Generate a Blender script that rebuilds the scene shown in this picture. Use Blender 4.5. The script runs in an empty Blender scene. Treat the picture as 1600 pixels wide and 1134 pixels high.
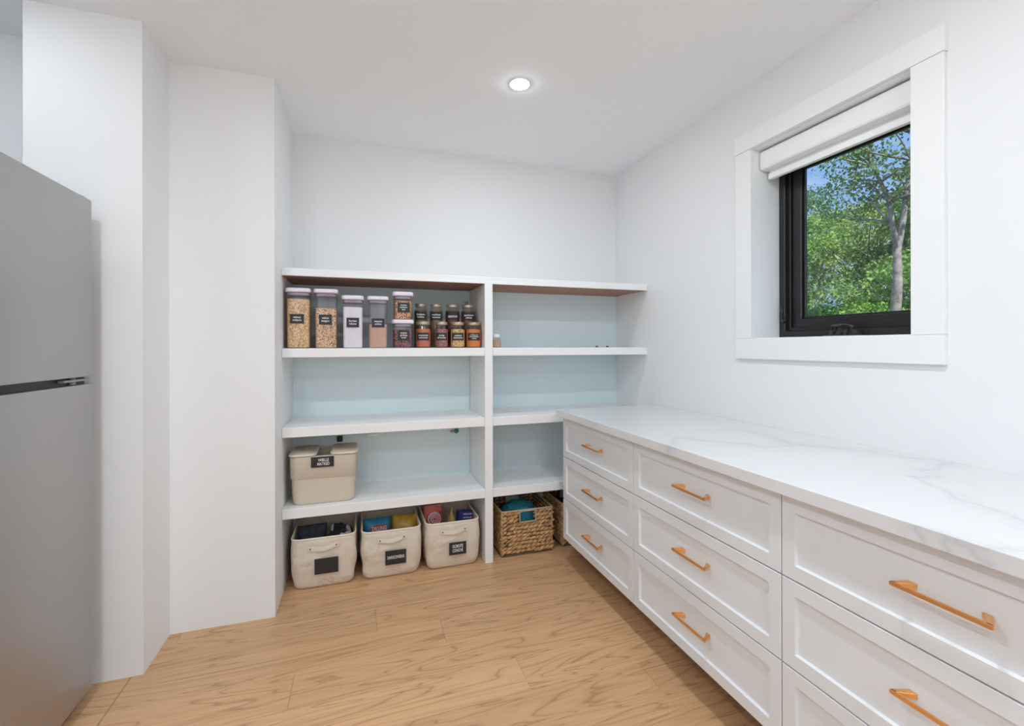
import bpy, bmesh, math, random
import numpy as np
from mathutils import Vector, Matrix

random.seed(7)
RNG = np.random.default_rng(11)
scene = bpy.context.scene
COL = scene.collection
R = math.radians

# ------------------------------------------------------------------ camera
cam_data = bpy.data.cameras.new('camera')
cam_data.sensor_width = 36.0
cam_data.lens = 714.685 * 36.0 / 1600.0
cam_data.shift_y = -(567.0 - 541.42) / 1600.0
cam_data.clip_start = 0.02
cam = bpy.data.objects.new('camera', cam_data)
COL.objects.link(cam)
cam.matrix_world = (Matrix.Translation((0, 0, 1.2897)) @ Matrix.Rotation(R(-18.2225), 4, 'Z')
                    @ Matrix.Rotation(R(90), 4, 'X') @ Matrix.Rotation(R(-0.119), 4, 'Z'))
scene.camera = cam

# ------------------------------------------------------------------ view
vs = scene.view_settings
vs.view_transform = 'Standard'
vs.look = 'None'
vs.exposure = 0.13
vs.gamma = 1.0
vs.use_curve_mapping = False
scene.cycles.use_denoising = True
scene.cycles.diffuse_bounces = 6
scene.cycles.max_bounces = 12
scene.cycles.transparent_max_bounces = 24
scene.cycles.sample_clamp_indirect = 6.0

# ------------------------------------------------------------------ sky and sun
SKY_STRENGTH = 1.05
world = bpy.data.worlds.new('sky')
scene.world = world
world.use_nodes = True
wn = world.node_tree
wn.nodes.clear()
w_out = wn.nodes.new('ShaderNodeOutputWorld')
w_bg = wn.nodes.new('ShaderNodeBackground')
w_tc = wn.nodes.new('ShaderNodeTexCoord')
w_map = wn.nodes.new('ShaderNodeMapping')
w_map.inputs['Scale'].default_value = (2.2, 2.2, 4.5)
w_noise = wn.nodes.new('ShaderNodeTexNoise')
w_noise.inputs['Scale'].default_value = 1.6
w_noise.inputs['Detail'].default_value = 7.0
w_ramp = wn.nodes.new('ShaderNodeValToRGB')
w_ramp.color_ramp.elements[0].position = 0.46
w_ramp.color_ramp.elements[0].color = (0.27, 0.46, 0.84, 1)
w_ramp.color_ramp.elements[1].position = 0.66
w_ramp.color_ramp.elements[1].color = (0.93, 0.96, 1.0, 1)
wn.links.new(w_tc.outputs['Generated'], w_map.inputs['Vector'])
wn.links.new(w_map.outputs['Vector'], w_noise.inputs['Vector'])
wn.links.new(w_noise.outputs['Fac'], w_ramp.inputs['Fac'])
wn.links.new(w_ramp.outputs['Color'], w_bg.inputs['Color'])
w_bg.inputs['Strength'].default_value = SKY_STRENGTH
wn.links.new(w_bg.outputs['Background'], w_out.inputs['Surface'])

sun_d = bpy.data.lights.new('sun', 'SUN')
sun_d.energy = 7.5
sun_d.angle = R(1.0)
sun_d.color = (1.0, 0.96, 0.88)
sun = bpy.data.objects.new('sun', sun_d)
COL.objects.link(sun)
# the sun stands high behind the house, it lights the crowns facing the window
sun.rotation_euler = Vector((0.12, 0.70, -0.90)).to_track_quat('-Z', 'Y').to_euler()

LAMP_POWER = 520.0
GLOBE_FILL_POWER = 14.0
LAMP_COLOR = (0.85, 0.95, 1.03)

# ------------------------------------------------------------------ room measures
H = 2.5758
XR, YB, YS, YC, XL = 1.8241, 3.036, 2.632, 2.4324, -0.394
XP0, XP1 = 0.6964, 0.7453
YA, XA, XA0 = 2.1686, -0.819, -1.186
XHALL, YREAR = -1.80, -2.6

# ------------------------------------------------------------------ helpers
def link(o, parent=None):
    COL.objects.link(o)
    if parent is not None:
        o.parent = parent
    return o

def tag(o, label=None, cat=None, group=None, kind=None):
    if label: o['label'] = label
    if cat: o['category'] = cat
    if group: o['group'] = group
    if kind: o['kind'] = kind
    return o

def empty(name, loc=(0, 0, 0), rz=0.0):
    o = bpy.data.objects.new(name, None)
    o.location = loc
    o.rotation_euler = (0, 0, rz)
    o.empty_display_size = 0.1
    return link(o)

def obj(name, bm, mat, parent=None, smooth=False, loc=None):
    me = bpy.data.meshes.new(name)
    bmesh.ops.recalc_face_normals(bm, faces=bm.faces)
    bm.to_mesh(me)
    bm.free()
    if smooth:
        for p in me.polygons:
            p.use_smooth = True
    if mat is not None:
        me.materials.append(mat)
    o = bpy.data.objects.new(name, me)
    if loc is not None:
        o.location = loc
    return link(o, parent)

def box(bm, x0, x1, y0, y1, z0, z1, bev=0.0, seg=2):
    vs_ = [bm.verts.new(c) for c in ((x0, y0, z0), (x1, y0, z0), (x1, y1, z0), (x0, y1, z0),
                                     (x0, y0, z1), (x1, y0, z1), (x1, y1, z1), (x0, y1, z1))]
    fs = [bm.faces.new([vs_[i] for i in f]) for f in
          ((0, 3, 2, 1), (4, 5, 6, 7), (0, 1, 5, 4), (1, 2, 6, 5), (2, 3, 7, 6), (3, 0, 4, 7))]
    if bev > 0:
        es = set(e for f in fs for e in f.edges)
        bmesh.ops.bevel(bm, geom=list(es), offset=bev, segments=seg, affect='EDGES', profile=0.5)
    return bm

def boxobj(name, x0, x1, y0, y1, z0, z1, mat, parent=None, bev=0.0, seg=2):
    return obj(name, box(bmesh.new(), x0, x1, y0, y1, z0, z1, bev, seg), mat, parent)

def rrect(w, d, r, n=5, p0=0.0):
    """rounded rectangle outline, w along x, d along y, counter-clockwise"""
    pts = []
    for cx, cy, a0 in ((w/2-r, d/2-r, 0), (-w/2+r, d/2-r, 90), (-w/2+r, -d/2+r, 180), (w/2-r, -d/2+r, 270)):
        for i in range(n + 1):
            a = R(a0 + 90.0*i/n)
            pts.append((cx + r*math.cos(a), cy + r*math.sin(a)))
    return pts

def loft(bm, rings, cap0=True, cap1=True):
    """rings: list of equally long lists of 3-D points"""
    vr = [[bm.verts.new(p) for p in ring] for ring in rings]
    n = len(rings[0])
    for a, b in zip(vr, vr[1:]):
        for i in range(n):
            bm.faces.new((a[i], a[(i+1) % n], b[(i+1) % n], b[i]))
    if cap0: bm.faces.new(list(reversed(vr[0])))
    if cap1: bm.faces.new(vr[-1])
    return vr

def lathe(bm, prof, n=24, cap0=True, cap1=True, cx=0, cy=0):
    rings = [[(cx + r*math.cos(2*math.pi*i/n), cy + r*math.sin(2*math.pi*i/n), z) for i in range(n)] for r, z in prof]
    return loft(bm, rings, cap0, cap1)

def tube(bm, pts, rad, n=8, cap=True):
    pts = [Vector(p) for p in pts]
    rads = rad if isinstance(rad, (list, tuple)) else [rad]*len(pts)
    rings = []
    up = None
    for i, p in enumerate(pts):
        t = (pts[min(i+1, len(pts)-1)] - pts[max(i-1, 0)]).normalized()
        if up is None:
            up = t.orthogonal().normalized()
        up = (up - t*up.dot(t))
        up = up.normalized() if up.length > 1e-6 else t.orthogonal().normalized()
        s = t.cross(up)
        rings.append([p + (up*math.cos(2*math.pi*k/n) + s*math.sin(2*math.pi*k/n))*rads[i] for k in range(n)])
    loft(bm, rings, cap, cap)
    return bm

def prism(bm, pts, axis, a0, a1):
    """extrude a 2-D outline; axis 'x','y','z' is the extrusion direction"""
    def m(p, a):
        return {'x': (a, p[0], p[1]), 'y': (p[0], a, p[1]), 'z': (p[0], p[1], a)}[axis]
    loft(bm, [[m(p, a0) for p in pts], [m(p, a1) for p in pts]])
    return bm

def text(name, s, size, mat, parent, m, wrap_r=None, width=None):
    """flat lettering: mesh in its xz plane facing -y, placed by matrix m"""
    cu = bpy.data.curves.new(name, 'FONT')
    cu.body = s
    cu.size = size
    cu.align_x = 'CENTER'
    cu.align_y = 'CENTER'
    cu.extrude = 0.00025
    cu.offset = size*0.012
    cu.resolution_u = 2
    cu.space_line = 0.95
    t = bpy.data.objects.new(name, cu)
    COL.objects.link(t)
    dg = bpy.context.evaluated_depsgraph_get()
    me = bpy.data.meshes.new_from_object(t.evaluated_get(dg))
    bpy.data.objects.remove(t)
    bpy.data.curves.remove(cu)
    xs = [v.co.x for v in me.vertices]
    k = 1.0
    if width and xs:
        k = width/(max(xs)-min(xs))
    for v in me.vertices:
        x, y, z = v.co
        x *= k
        if wrap_r:
            a = x/wrap_r
            v.co = ((wrap_r+z)*math.sin(a), -(wrap_r+z)*math.cos(a), y)
        else:
            v.co = (x, -z, y)
    me.materials.clear()
    me.materials.append(mat)
    me.name = name
    o = bpy.data.objects.new(name, me)
    o.matrix_local = m
    return link(o, parent)

# ------------------------------------------------------------------ materials
def mat(name, col, rough=0.5, metal=0.0, spec=0.5, nodes=None, coat=0.0):
    m = bpy.data.materials.new(name)
    m.use_nodes = True
    b = m.node_tree.nodes['Principled BSDF']
    b.inputs['Base Color'].default_value = (*col, 1)
    b.inputs['Roughness'].default_value = rough
    b.inputs['Metallic'].default_value = metal
    b.inputs['Specular IOR Level'].default_value = spec
    b.inputs['Coat Weight'].default_value = coat
    if nodes:
        nodes(m.node_tree, b)
    return m

def ramp(nt, stops):
    r = nt.nodes.new('ShaderNodeValToRGB')
    els = r.color_ramp.elements
    while len(els) < len(stops):
        els.new(0.5)
    for e, (p, c) in zip(els, stops):
        e.position = p
        e.color = (*c, 1)
    return r

def coords(nt, scale=(1, 1, 1), rnd=0.0, rot=(0, 0, 0)):
    tc = nt.nodes.new('ShaderNodeTexCoord')
    mp = nt.nodes.new('ShaderNodeMapping')
    mp.inputs['Scale'].default_value = scale
    mp.inputs['Rotation'].default_value = rot
    nt.links.new(tc.outputs['Object'], mp.inputs['Vector'])
    if rnd:
        oi = nt.nodes.new('ShaderNodeObjectInfo')
        mu = nt.nodes.new('ShaderNodeMath')
        mu.operation = 'MULTIPLY'
        mu.inputs[1].default_value = rnd
        nt.links.new(oi.outputs['Random'], mu.inputs[0])
        nt.links.new(mu.outputs[0], mp.inputs['Location'])
    return mp

def bump(nt, b, sock, strength, dist=0.002):
    n = nt.nodes.new('ShaderNodeBump')
    n.inputs['Strength'].default_value = strength
    n.inputs['Distance'].default_value = dist
    nt.links.new(sock, n.inputs['Height'])
    nt.links.new(n.outputs['Normal'], b.inputs['Normal'])

def noise(nt, vec, scale, detail=3.0, rough=0.5, dist=0.0):
    n = nt.nodes.new('ShaderNodeTexNoise')
    n.inputs['Scale'].default_value = scale
    n.inputs['Detail'].default_value = detail
    n.inputs['Roughness'].default_value = rough
    n.inputs['Distortion'].default_value = dist
    nt.links.new(vec.outputs['Vector'] if hasattr(vec, 'outputs') else vec, n.inputs['Vector'])
    return n

def n_paint(scale=260, s=0.05):
    def f(nt, b):
        v = coords(nt)
        n = noise(nt, v, scale, 2)
        bump(nt, b, n.outputs['Fac'], s, 0.001)
    return f

def n_mottle(stops, scale, detail=2.0, bump_s=0.0, kind='noise'):
    """fine speckle of several colours (grain, beans, spices, fabric)"""
    def f(nt, b):
        v = coords(nt)
        if kind == 'voronoi':
            t = nt.nodes.new('ShaderNodeTexVoronoi')
            t.inputs['Scale'].default_value = scale
            nt.links.new(v.outputs['Vector'], t.inputs['Vector'])
            r = ramp(nt, stops)
            nt.links.new(t.outputs['Distance'], r.inputs['Fac'])
            if bump_s:
                bump(nt, b, t.outputs['Distance'], -bump_s, 0.004)
        else:
            t = noise(nt, v, scale, detail)
            r = ramp(nt, stops)
            nt.links.new(t.outputs['Fac'], r.inputs['Fac'])
            if bump_s:
                bump(nt, b, t.outputs['Fac'], bump_s, 0.003)
        nt.links.new(r.outputs['Color'], b.inputs['Base Color'])
    return f

def n_oak(light, mid, dark, sx=1.0):
    def f(nt, b):
        v = coords(nt, (0.55*sx, 6.0, 6.0), rnd=37.0)
        n1 = noise(nt, v, 1.3, 3, 0.5, 0.6)
        mul = nt.nodes.new('ShaderNodeMath')
        mul.operation = 'MULTIPLY'
        mul.inputs[1].default_value = 24.0
        nt.links.new(n1.outputs['Fac'], mul.inputs[0])
        fr = nt.nodes.new('ShaderNodeMath')
        fr.operation = 'PINGPONG'
        fr.inputs[1].default_value = 1.0
        nt.links.new(mul.outputs[0], fr.inputs[0])
        r1 = ramp(nt, [(0.0, dark), (0.16, mid), (0.6, light)])
        nt.links.new(fr.outputs[0], r1.inputs['Fac'])
        v2 = coords(nt, (3.0, 160.0, 60.0), rnd=11.0)
        n2 = noise(nt, v2, 1.0, 4, 0.6)
        r2 = ramp(nt, [(0.25, (0.80, 0.78, 0.76)), (0.7, (1.06, 1.05, 1.04))])
        nt.links.new(n2.outputs['Fac'], r2.inputs['Fac'])
        mx = nt.nodes.new('ShaderNodeMix')
        mx.data_type = 'RGBA'
        mx.blend_type = 'MULTIPLY'
        mx.inputs['Factor'].default_value = 1.0
        nt.links.new(r1.outputs['Color'], mx.inputs['A'])
        nt.links.new(r2.outputs['Color'], mx.inputs['B'])
        # each board has its own tone
        oi = nt.nodes.new('ShaderNodeObjectInfo')
        hs = nt.nodes.new('ShaderNodeHueSaturation')
        mr = nt.nodes.new('ShaderNodeMapRange')
        mr.inputs['To Min'].default_value = 0.91
        mr.inputs['To Max'].default_value = 1.06
        nt.links.new(oi.outputs['Random'], mr.inputs['Value'])
        nt.links.new(mr.outputs['Result'], hs.inputs['Value'])
        nt.links.new(mx.outputs['Result'], hs.inputs['Color'])
        nt.links.new(hs.outputs['Color'], b.inputs['Base Color'])
        bump(nt, b, n2.outputs['Fac'], 0.06, 0.001)
    return f

def n_marble(nt, b):
    v = coords(nt, (1.0, 0.55, 1.0), rot=(0, 0, 0.5))
    d = noise(nt, v, 2.2, 5, 0.6)
    w = nt.nodes.new('ShaderNodeMix')
    w.data_type = 'RGBA'
    w.inputs['Factor'].default_value = 0.35
    nt.links.new(v.outputs['Vector'], w.inputs['A'])
    nt.links.new(d.outputs['Color'], w.inputs['B'])
    n = noise(nt, w.outputs['Result'], 1.7, 3, 0.4)
    s = nt.nodes.new('ShaderNodeMath'); s.operation = 'SUBTRACT'; s.inputs[1].default_value = 0.5
    a = nt.nodes.new('ShaderNodeMath'); a.operation = 'ABSOLUTE'
    nt.links.new(n.outputs['Fac'], s.inputs[0]); nt.links.new(s.outputs[0], a.inputs[0])
    r = ramp(nt, [(0.0, (0.60, 0.60, 0.62)), (0.006, (0.68, 0.68, 0.69)), (0.03, (0.725, 0.725, 0.73)), (0.2, (0.74, 0.74, 0.745))])
    nt.links.new(a.outputs[0], r.inputs['Fac'])
    nt.links.new(r.outputs['Color'], b.inputs['Base Color'])

def n_brushed(nt, b):
    v = coords(nt, (2.0, 2.0, 240.0))
    n = noise(nt, v, 3.0, 3)
    r = nt.nodes.new('ShaderNodeMapRange')
    r.inputs['To Min'].default_value = 0.34
    r.inputs['To Max'].default_value = 0.44
    nt.links.new(n.outputs['Fac'], r.inputs['Value'])
    nt.links.new(r.outputs['Result'], b.inputs['Roughness'])
    bump(nt, b, n.outputs['Fac'], 0.02, 0.0006)

def emit(name, col, strength):
    m = bpy.data.materials.new(name)
    m.use_nodes = True
    nt = m.node_tree
    nt.nodes.clear()
    o = nt.nodes.new('ShaderNodeOutputMaterial')
    e = nt.nodes.new('ShaderNodeEmission')
    e.inputs['Color'].default_value = (*col, 1)
    e.inputs['Strength'].default_value = strength
    nt.links.new(e.outputs[0], o.inputs['Surface'])
    return m

def clear(name, tint, gloss=0.06, rough=0.05):
    """thin clear glass or plastic"""
    m = bpy.data.materials.new(name)
    m.use_nodes = True
    nt = m.node_tree
    nt.nodes.clear()
    o = nt.nodes.new('ShaderNodeOutputMaterial')
    t = nt.nodes.new('ShaderNodeBsdfTransparent')
    t.inputs['Color'].default_value = (*tint, 1)
    g = nt.nodes.new('ShaderNodeBsdfGlossy')
    g.inputs['Roughness'].default_value = rough
    mx = nt.nodes.new('ShaderNodeMixShader')
    mx.inputs['Fac'].default_value = gloss
    nt.links.new(t.outputs[0], mx.inputs[1])
    nt.links.new(g.outputs[0], mx.inputs[2])
    nt.links.new(mx.outputs[0], o.inputs['Surface'])
    return m

def leafmat(name, c1, c2):
    def f(nt, b):
        v = coords(nt)
        n = noise(nt, v, 3.5, 4, 0.7)
        r = ramp(nt, [(0.3, c1), (0.7, c2)])
        nt.links.new(n.outputs['Fac'], r.inputs['Fac'])
        nt.links.new(r.outputs['Color'], b.inputs['Base Color'])
        tr = nt.nodes.new('ShaderNodeBsdfTranslucent')
        nt.links.new(r.outputs['Color'], tr.inputs['Color'])
        mx = nt.nodes.new('ShaderNodeMixShader')
        mx.inputs['Fac'].default_value = 0.35
        o = nt.nodes['Material Output']
        nt.links.new(b.outputs[0], mx.inputs[1])
        nt.links.new(tr.outputs[0], mx.inputs[2])
        nt.links.new(mx.outputs[0], o.inputs['Surface'])
    return mat(name, c1, 0.6, nodes=f)

M = {}
M['wall'] = mat('wall paint', (0.84, 0.843, 0.85), 0.75, spec=0.3, nodes=n_paint())
M['ceiling'] = mat('ceiling paint', (0.91, 0.925, 0.94), 0.9, spec=0.2, nodes=n_paint())
M['trim'] = mat('trim paint', (0.88, 0.88, 0.88), 0.35, nodes=n_paint(150, 0.02))
M['shelf'] = mat('shelf paint', (0.88, 0.88, 0.88), 0.38, nodes=n_paint(150, 0.02))
M['back'] = mat('pale blue back panel', (0.71, 0.825, 0.855), 0.6, nodes=n_paint(200, 0.03))
M['bare'] = mat('bare brown wood', (0.27, 0.14, 0.085), 0.6, nodes=n_oak((0.44, 0.235, 0.15), (0.38, 0.195, 0.12), (0.31, 0.155, 0.095)))
M['oak'] = mat('oak planks', (0.5, 0.33, 0.2), 0.36, spec=0.45, nodes=n_oak((0.68, 0.415, 0.225), (0.63, 0.375, 0.198), (0.455, 0.255, 0.125)))
M['subfloor'] = mat('joint', (0.13, 0.075, 0.04), 0.8, nodes=n_paint())
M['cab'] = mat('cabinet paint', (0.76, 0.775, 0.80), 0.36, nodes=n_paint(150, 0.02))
M['cabdark'] = mat('cabinet toe kick', (0.16, 0.15, 0.14), 0.6, nodes=n_paint())  # hidden board, coloured dark to deepen the shade under the drawers
M['quartz'] = mat('white quartz with grey veins', (0.85, 0.85, 0.855), 0.16, nodes=n_marble)
M['brass'] = mat('brushed gold', (0.90, 0.52, 0.23), 0.30, 1.0, nodes=n_paint(400, 0.03))
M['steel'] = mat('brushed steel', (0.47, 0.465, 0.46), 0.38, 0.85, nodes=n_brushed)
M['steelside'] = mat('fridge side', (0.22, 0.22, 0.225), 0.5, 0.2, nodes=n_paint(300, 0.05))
M['black'] = mat('black plastic', (0.012, 0.012, 0.013), 0.4, nodes=n_paint(300, 0.03))
M['frame'] = mat('black window frame', (0.014, 0.013, 0.014), 0.32, nodes=n_paint(300, 0.02))
M['gloss'] = mat('glossy black metal', (0.03, 0.03, 0.032), 0.16, 0.3, nodes=n_mottle([(0.40, (0.015, 0.015, 0.016)), (0.62, (0.07, 0.07, 0.072))], 60, 3, 0.5))
M['grey'] = mat('grey plastic', (0.30, 0.30, 0.31), 0.4, nodes=n_paint(300, 0.03))
M['glass'] = clear('window glass', (0.97, 0.985, 0.975), 0.035, 0.0)
M['plastic'] = clear('smoky clear plastic', (0.93, 0.91, 0.94), 0.05, 0.22)
M['jar'] = clear('jar glass', (0.90, 0.88, 0.86), 0.08, 0.04)
M['lilac'] = mat('white lid', (0.80, 0.76, 0.82), 0.35, nodes=n_paint(300, 0.02))
M['seal'] = mat('grey lid seal', (0.34, 0.30, 0.36), 0.5, nodes=n_paint(300, 0.02))
M['jarlid'] = mat('pale gold jar lid', (0.50, 0.42, 0.31), 0.36, 0.7, nodes=n_paint(300, 0.03))
M['tag'] = mat('black label', (0.022, 0.022, 0.023), 0.55, nodes=n_paint(300, 0.02))
M['ink'] = mat('white lettering', (0.85, 0.85, 0.85), 0.6, nodes=n_paint(300, 0.01))
def n_canvas(c1, c2):
    def f(nt, b):
        n_mottle([(0.3, c1), (0.7, c2)], 420)(nt, b)
        v = coords(nt)
        big = noise(nt, v, 9.0, 2, 0.5, 0.8)
        fine = noise(nt, v, 420.0, 2)
        ad = nt.nodes.new('ShaderNodeMath'); ad.operation = 'MULTIPLY_ADD'
        ad.inputs[1].default_value = 0.02
        nt.links.new(fine.outputs['Fac'], ad.inputs[0]); nt.links.new(big.outputs['Fac'], ad.inputs[2])
        bump(nt, b, ad.outputs[0], 0.55, 0.03)
    return f
M['canvas'] = mat('beige canvas', (0.71, 0.62, 0.51), 0.9, spec=0.15, nodes=n_canvas((0.69, 0.60, 0.49), (0.75, 0.66, 0.55)))
M['canvas2'] = mat('oatmeal canvas', (0.66, 0.58, 0.47), 0.9, spec=0.15, nodes=n_mottle([(0.3, (0.635, 0.555, 0.45)), (0.7, (0.695, 0.61, 0.50))], 420, 2, 0.15))
M['piping'] = mat('cream piping', (0.80, 0.72, 0.61), 0.8, spec=0.2, nodes=n_mottle([(0.3, (0.78, 0.69, 0.58)), (0.7, (0.83, 0.75, 0.64))], 500))
M['rivet'] = mat('dull rivet', (0.25, 0.2, 0.15), 0.4, 0.8, nodes=n_paint(300, 0.02))
M['wicker'] = mat('woven water hyacinth', (0.40, 0.23, 0.10), 0.6, nodes=n_mottle([(0.30, (0.27, 0.125, 0.045)), (0.5, (0.52, 0.29, 0.12)), (0.70, (0.70, 0.45, 0.22))], 38, 3, 0.2))
M['wickerin'] = mat('dark woven backing', (0.12, 0.075, 0.045), 0.8, nodes=n_mottle([(0.3, (0.09, 0.055, 0.03)), (0.7, (0.16, 0.10, 0.06))], 90))
M['cord'] = mat('pale reed edging', (0.52, 0.40, 0.27), 0.6, nodes=n_mottle([(0.3, (0.46, 0.34, 0.22)), (0.7, (0.58, 0.46, 0.32))], 120))
M['teal'] = mat('teal cloth', (0.03, 0.20, 0.28), 0.95, spec=0.1, nodes=n_mottle([(0.3, (0.02, 0.15, 0.22)), (0.7, (0.045, 0.27, 0.36))], 60, 4, 0.4))
M['bark'] = mat('pale grey bark', (0.38, 0.35, 0.33), 0.9, nodes=n_mottle([(0.3, (0.09, 0.08, 0.075)), (0.5, (0.22, 0.20, 0.19)), (0.75, (0.32, 0.30, 0.285))], 14, 5, 0.5))
M['bark2'] = mat('brown bark', (0.16, 0.12, 0.09), 0.9, nodes=n_mottle([(0.3, (0.10, 0.08, 0.06)), (0.7, (0.22, 0.17, 0.13))], 14, 5, 0.5))
M['leaf1'] = leafmat('fresh leaves', (0.12, 0.26, 0.05), (0.26, 0.43, 0.10))
M['leaf2'] = leafmat('deep green leaves', (0.045, 0.14, 0.035), (0.10, 0.25, 0.06))
M['leaf3'] = leafmat('yellow green leaves', (0.20, 0.31, 0.08), (0.38, 0.48, 0.17))
M['leaf4'] = leafmat('grey green birch leaves', (0.10, 0.19, 0.06), (0.20, 0.33, 0.11))
M['soil'] = mat('forest ground', (0.08, 0.10, 0.04), 0.95, nodes=n_mottle([(0.3, (0.05, 0.06, 0.03)), (0.7, (0.10, 0.16, 0.05))], 2.0, 5))
M['lens'] = emit('lamp lens', LAMP_COLOR, LAMP_POWER)
M['lensdim'] = emit('dimmed lamp lens', LAMP_COLOR, LAMP_POWER*0.17)
M['lenshalf'] = emit('half bright lamp lens', LAMP_COLOR, LAMP_POWER*0.48)
M['opal'] = emit('fill globe glow', LAMP_COLOR, GLOBE_FILL_POWER)

# ------------------------------------------------------------------ the room
def structure(o):
    o['kind'] = 'structure'
    return o

# floor: one slab and its planks, laid across the room
floor = structure(boxobj('floor', XHALL - 0.1, XR + 0.2, YREAR - 0.1, YB + 0.1, -0.10, -0.012, M['subfloor']))
PW = 0.184
row0 = 2.164                      # a seam measured in the photograph
rows = []
y = row0
while y < YB: y += PW
k = 0
joints = {0: (0.350,), 1: (-0.253,), 2: (0.605,)}   # rows below the measured seam
top_row = round((y - row0)/PW)
for j in range(-top_row, int((row0 - YREAR)/PW) + 1):
    y1 = row0 - j*PW
    y0 = max(y1 - PW, YREAR)
    y1 = min(y1, YB)
    if y1 - y0 < 0.01: continue
    base = joints.get(j, (random.uniform(-0.9, 0.9),))[0]
    cuts = [XHALL] + sorted(c for c in (base - 1.9, base, base + 1.9) if XHALL + 0.15 < c < XR - 0.15) + [XR + 0.02]
    for a, b in zip(cuts, cuts[1:]):
        bm = box(bmesh.new(), a - (a+b)/2 + 0.0003, b - (a+b)/2 - 0.0003, -(y1-y0)/2 + 0.0003, (y1-y0)/2 - 0.0003, -0.012, 0.0, 0.0008, 1)
        obj('plank', bm, M['oak'], floor, loc=((a+b)/2, (y0+y1)/2, 0))
# flat strip of wood along the line of the pier, towards the refrigerator
obj('plank', box(bmesh.new(), -0.0025, 0.0025, -1.1, 1.1, -0.0005, 0.0010, 0.0004, 1), M['bare'], floor, loc=(-0.858, YA - 1.1, 0.0)).name = 'threshold_strip'

structure(boxobj('ceiling', XHALL - 0.1, XR + 0.26, YREAR - 0.1, YB + 0.1, H, H + 0.12, M['ceiling']))
structure(boxobj('wall_back', XL - 0.0, XR + 0.26, YB, YB + 0.12, -0.1, H, M['wall']))
structure(boxobj('wall_left', XHALL, XL, YC, YB + 0.12, -0.012, H, M['wall']))
structure(boxobj('wall_pier', XA0, XA, YA, YC, -0.012, H, M['wall']))
structure(boxobj('wall_hall', XHALL - 0.12, XHALL, YREAR, YB + 0.12, -0.1, H, M['wall']))
structure(boxobj('wall_rear', XHALL - 0.12, XR + 0.26, YREAR - 0.12, YREAR, -0.1, H, M['wall']))

# right wall with the window opening
WY0, WY1, WZ0, WZ1 = 1.069, 1.7604, 1.3267, 2.2531
def wall_with_hole(name, xa, xb, ys, zs, m):
    bm = bmesh.new()
    V = {}
    for s, x in ((0, xa), (1, xb)):
        for i, yy in enumerate(ys):
            for j, zz in enumerate(zs):
                V[s, i, j] = bm.verts.new((x, yy, zz))
    for s in (0, 1):
        for i in range(3):
            for j in range(3):
                if (i, j) == (1, 1): continue
                bm.faces.new((V[s, i, j], V[s, i+1, j], V[s, i+1, j+1], V[s, i, j+1]))
    for i in range(3):
        for j in (0, 3): bm.faces.new((V[0, i, j], V[0, i+1, j], V[1, i+1, j], V[1, i, j]))
        for ii in (0, 3): bm.faces.new((V[0, ii, i], V[0, ii, i+1], V[1, ii, i+1], V[1, ii, i]))
    for j in (1, 2): bm.faces.new((V[0, 1, j], V[0, 2, j], V[1, 2, j], V[1, 1, j]))
    for i in (1, 2): bm.faces.new((V[0, i, 1], V[0, i, 2], V[1, i, 2], V[1, i, 1]))
    return obj(name, bm, m)
structure(wall_with_hole('wall_right', XR, XR + 0.26, [YREAR, WY0, WY1, YB], [-0.1, WZ0, WZ1, H], M['wall']))

# window: casing boards, lining, black frame, sash, pane, crank, lever
win = structure(empty('window_1', (XR, (WY0+WY1)/2, WZ0)))
win['label'] = 'small black framed casement window with broad white casing over the counter'
def wpart(name, x0, x1, y0, y1, z0, z1, m, bev=0.002, parent=win):
    cx, cy, cz = win.location if parent is win else (0, 0, 0)
    o = boxobj(name, x0-XR, x1-XR, y0-win.location.y, y1-win.location.y, z0-WZ0, z1-WZ0, m, None, bev)
    o.parent = parent
    return o
CT = 0.018
OY0, OY1, OZ0, OZ1 = 0.9762, 1.8526, 1.2268, 2.3407
wpart('casing_head', XR-CT-0.003, XR, OY0-0.004, OY1+0.004, WZ1, OZ1, M['trim'])
wpart('casing_side', XR-CT, XR, OY0, WY0+0.004, WZ0+0.0005, WZ1-0.0005, M['trim'])
wpart('casing_side', XR-CT, XR, WY1-0.004, OY1, WZ0+0.0005, WZ1-0.0005, M['trim'])
wpart('casing_apron', XR-CT-0.001, XR, OY0, OY1, OZ0, WZ0, M['trim'])
XF0 = 1.9846                     # inner face of the black frame
for nm, a in (('lining', (XR+0.0005, XF0+0.06, WY0-0.012, WY0+0.004, WZ0, WZ1)),
              ('lining', (XR+0.0005, XF0+0.06, WY1-0.004, WY1+0.012, WZ0, WZ1)),
              ('lining', (XR+0.0005, XF0+0.06, WY0, WY1, WZ1-0.004, WZ1+0.012)),
              ('sill_board', (XR+0.0005, XF0+0.06, WY0, WY1, WZ0-0.012, WZ0+0.003))):
    wpart(nm, *a, M['trim'], 0.001)
fy0, fy1, fz0, fz1 = WY0+0.004, WY1-0.004, WZ0+0.003, WZ1-0.004
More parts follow.
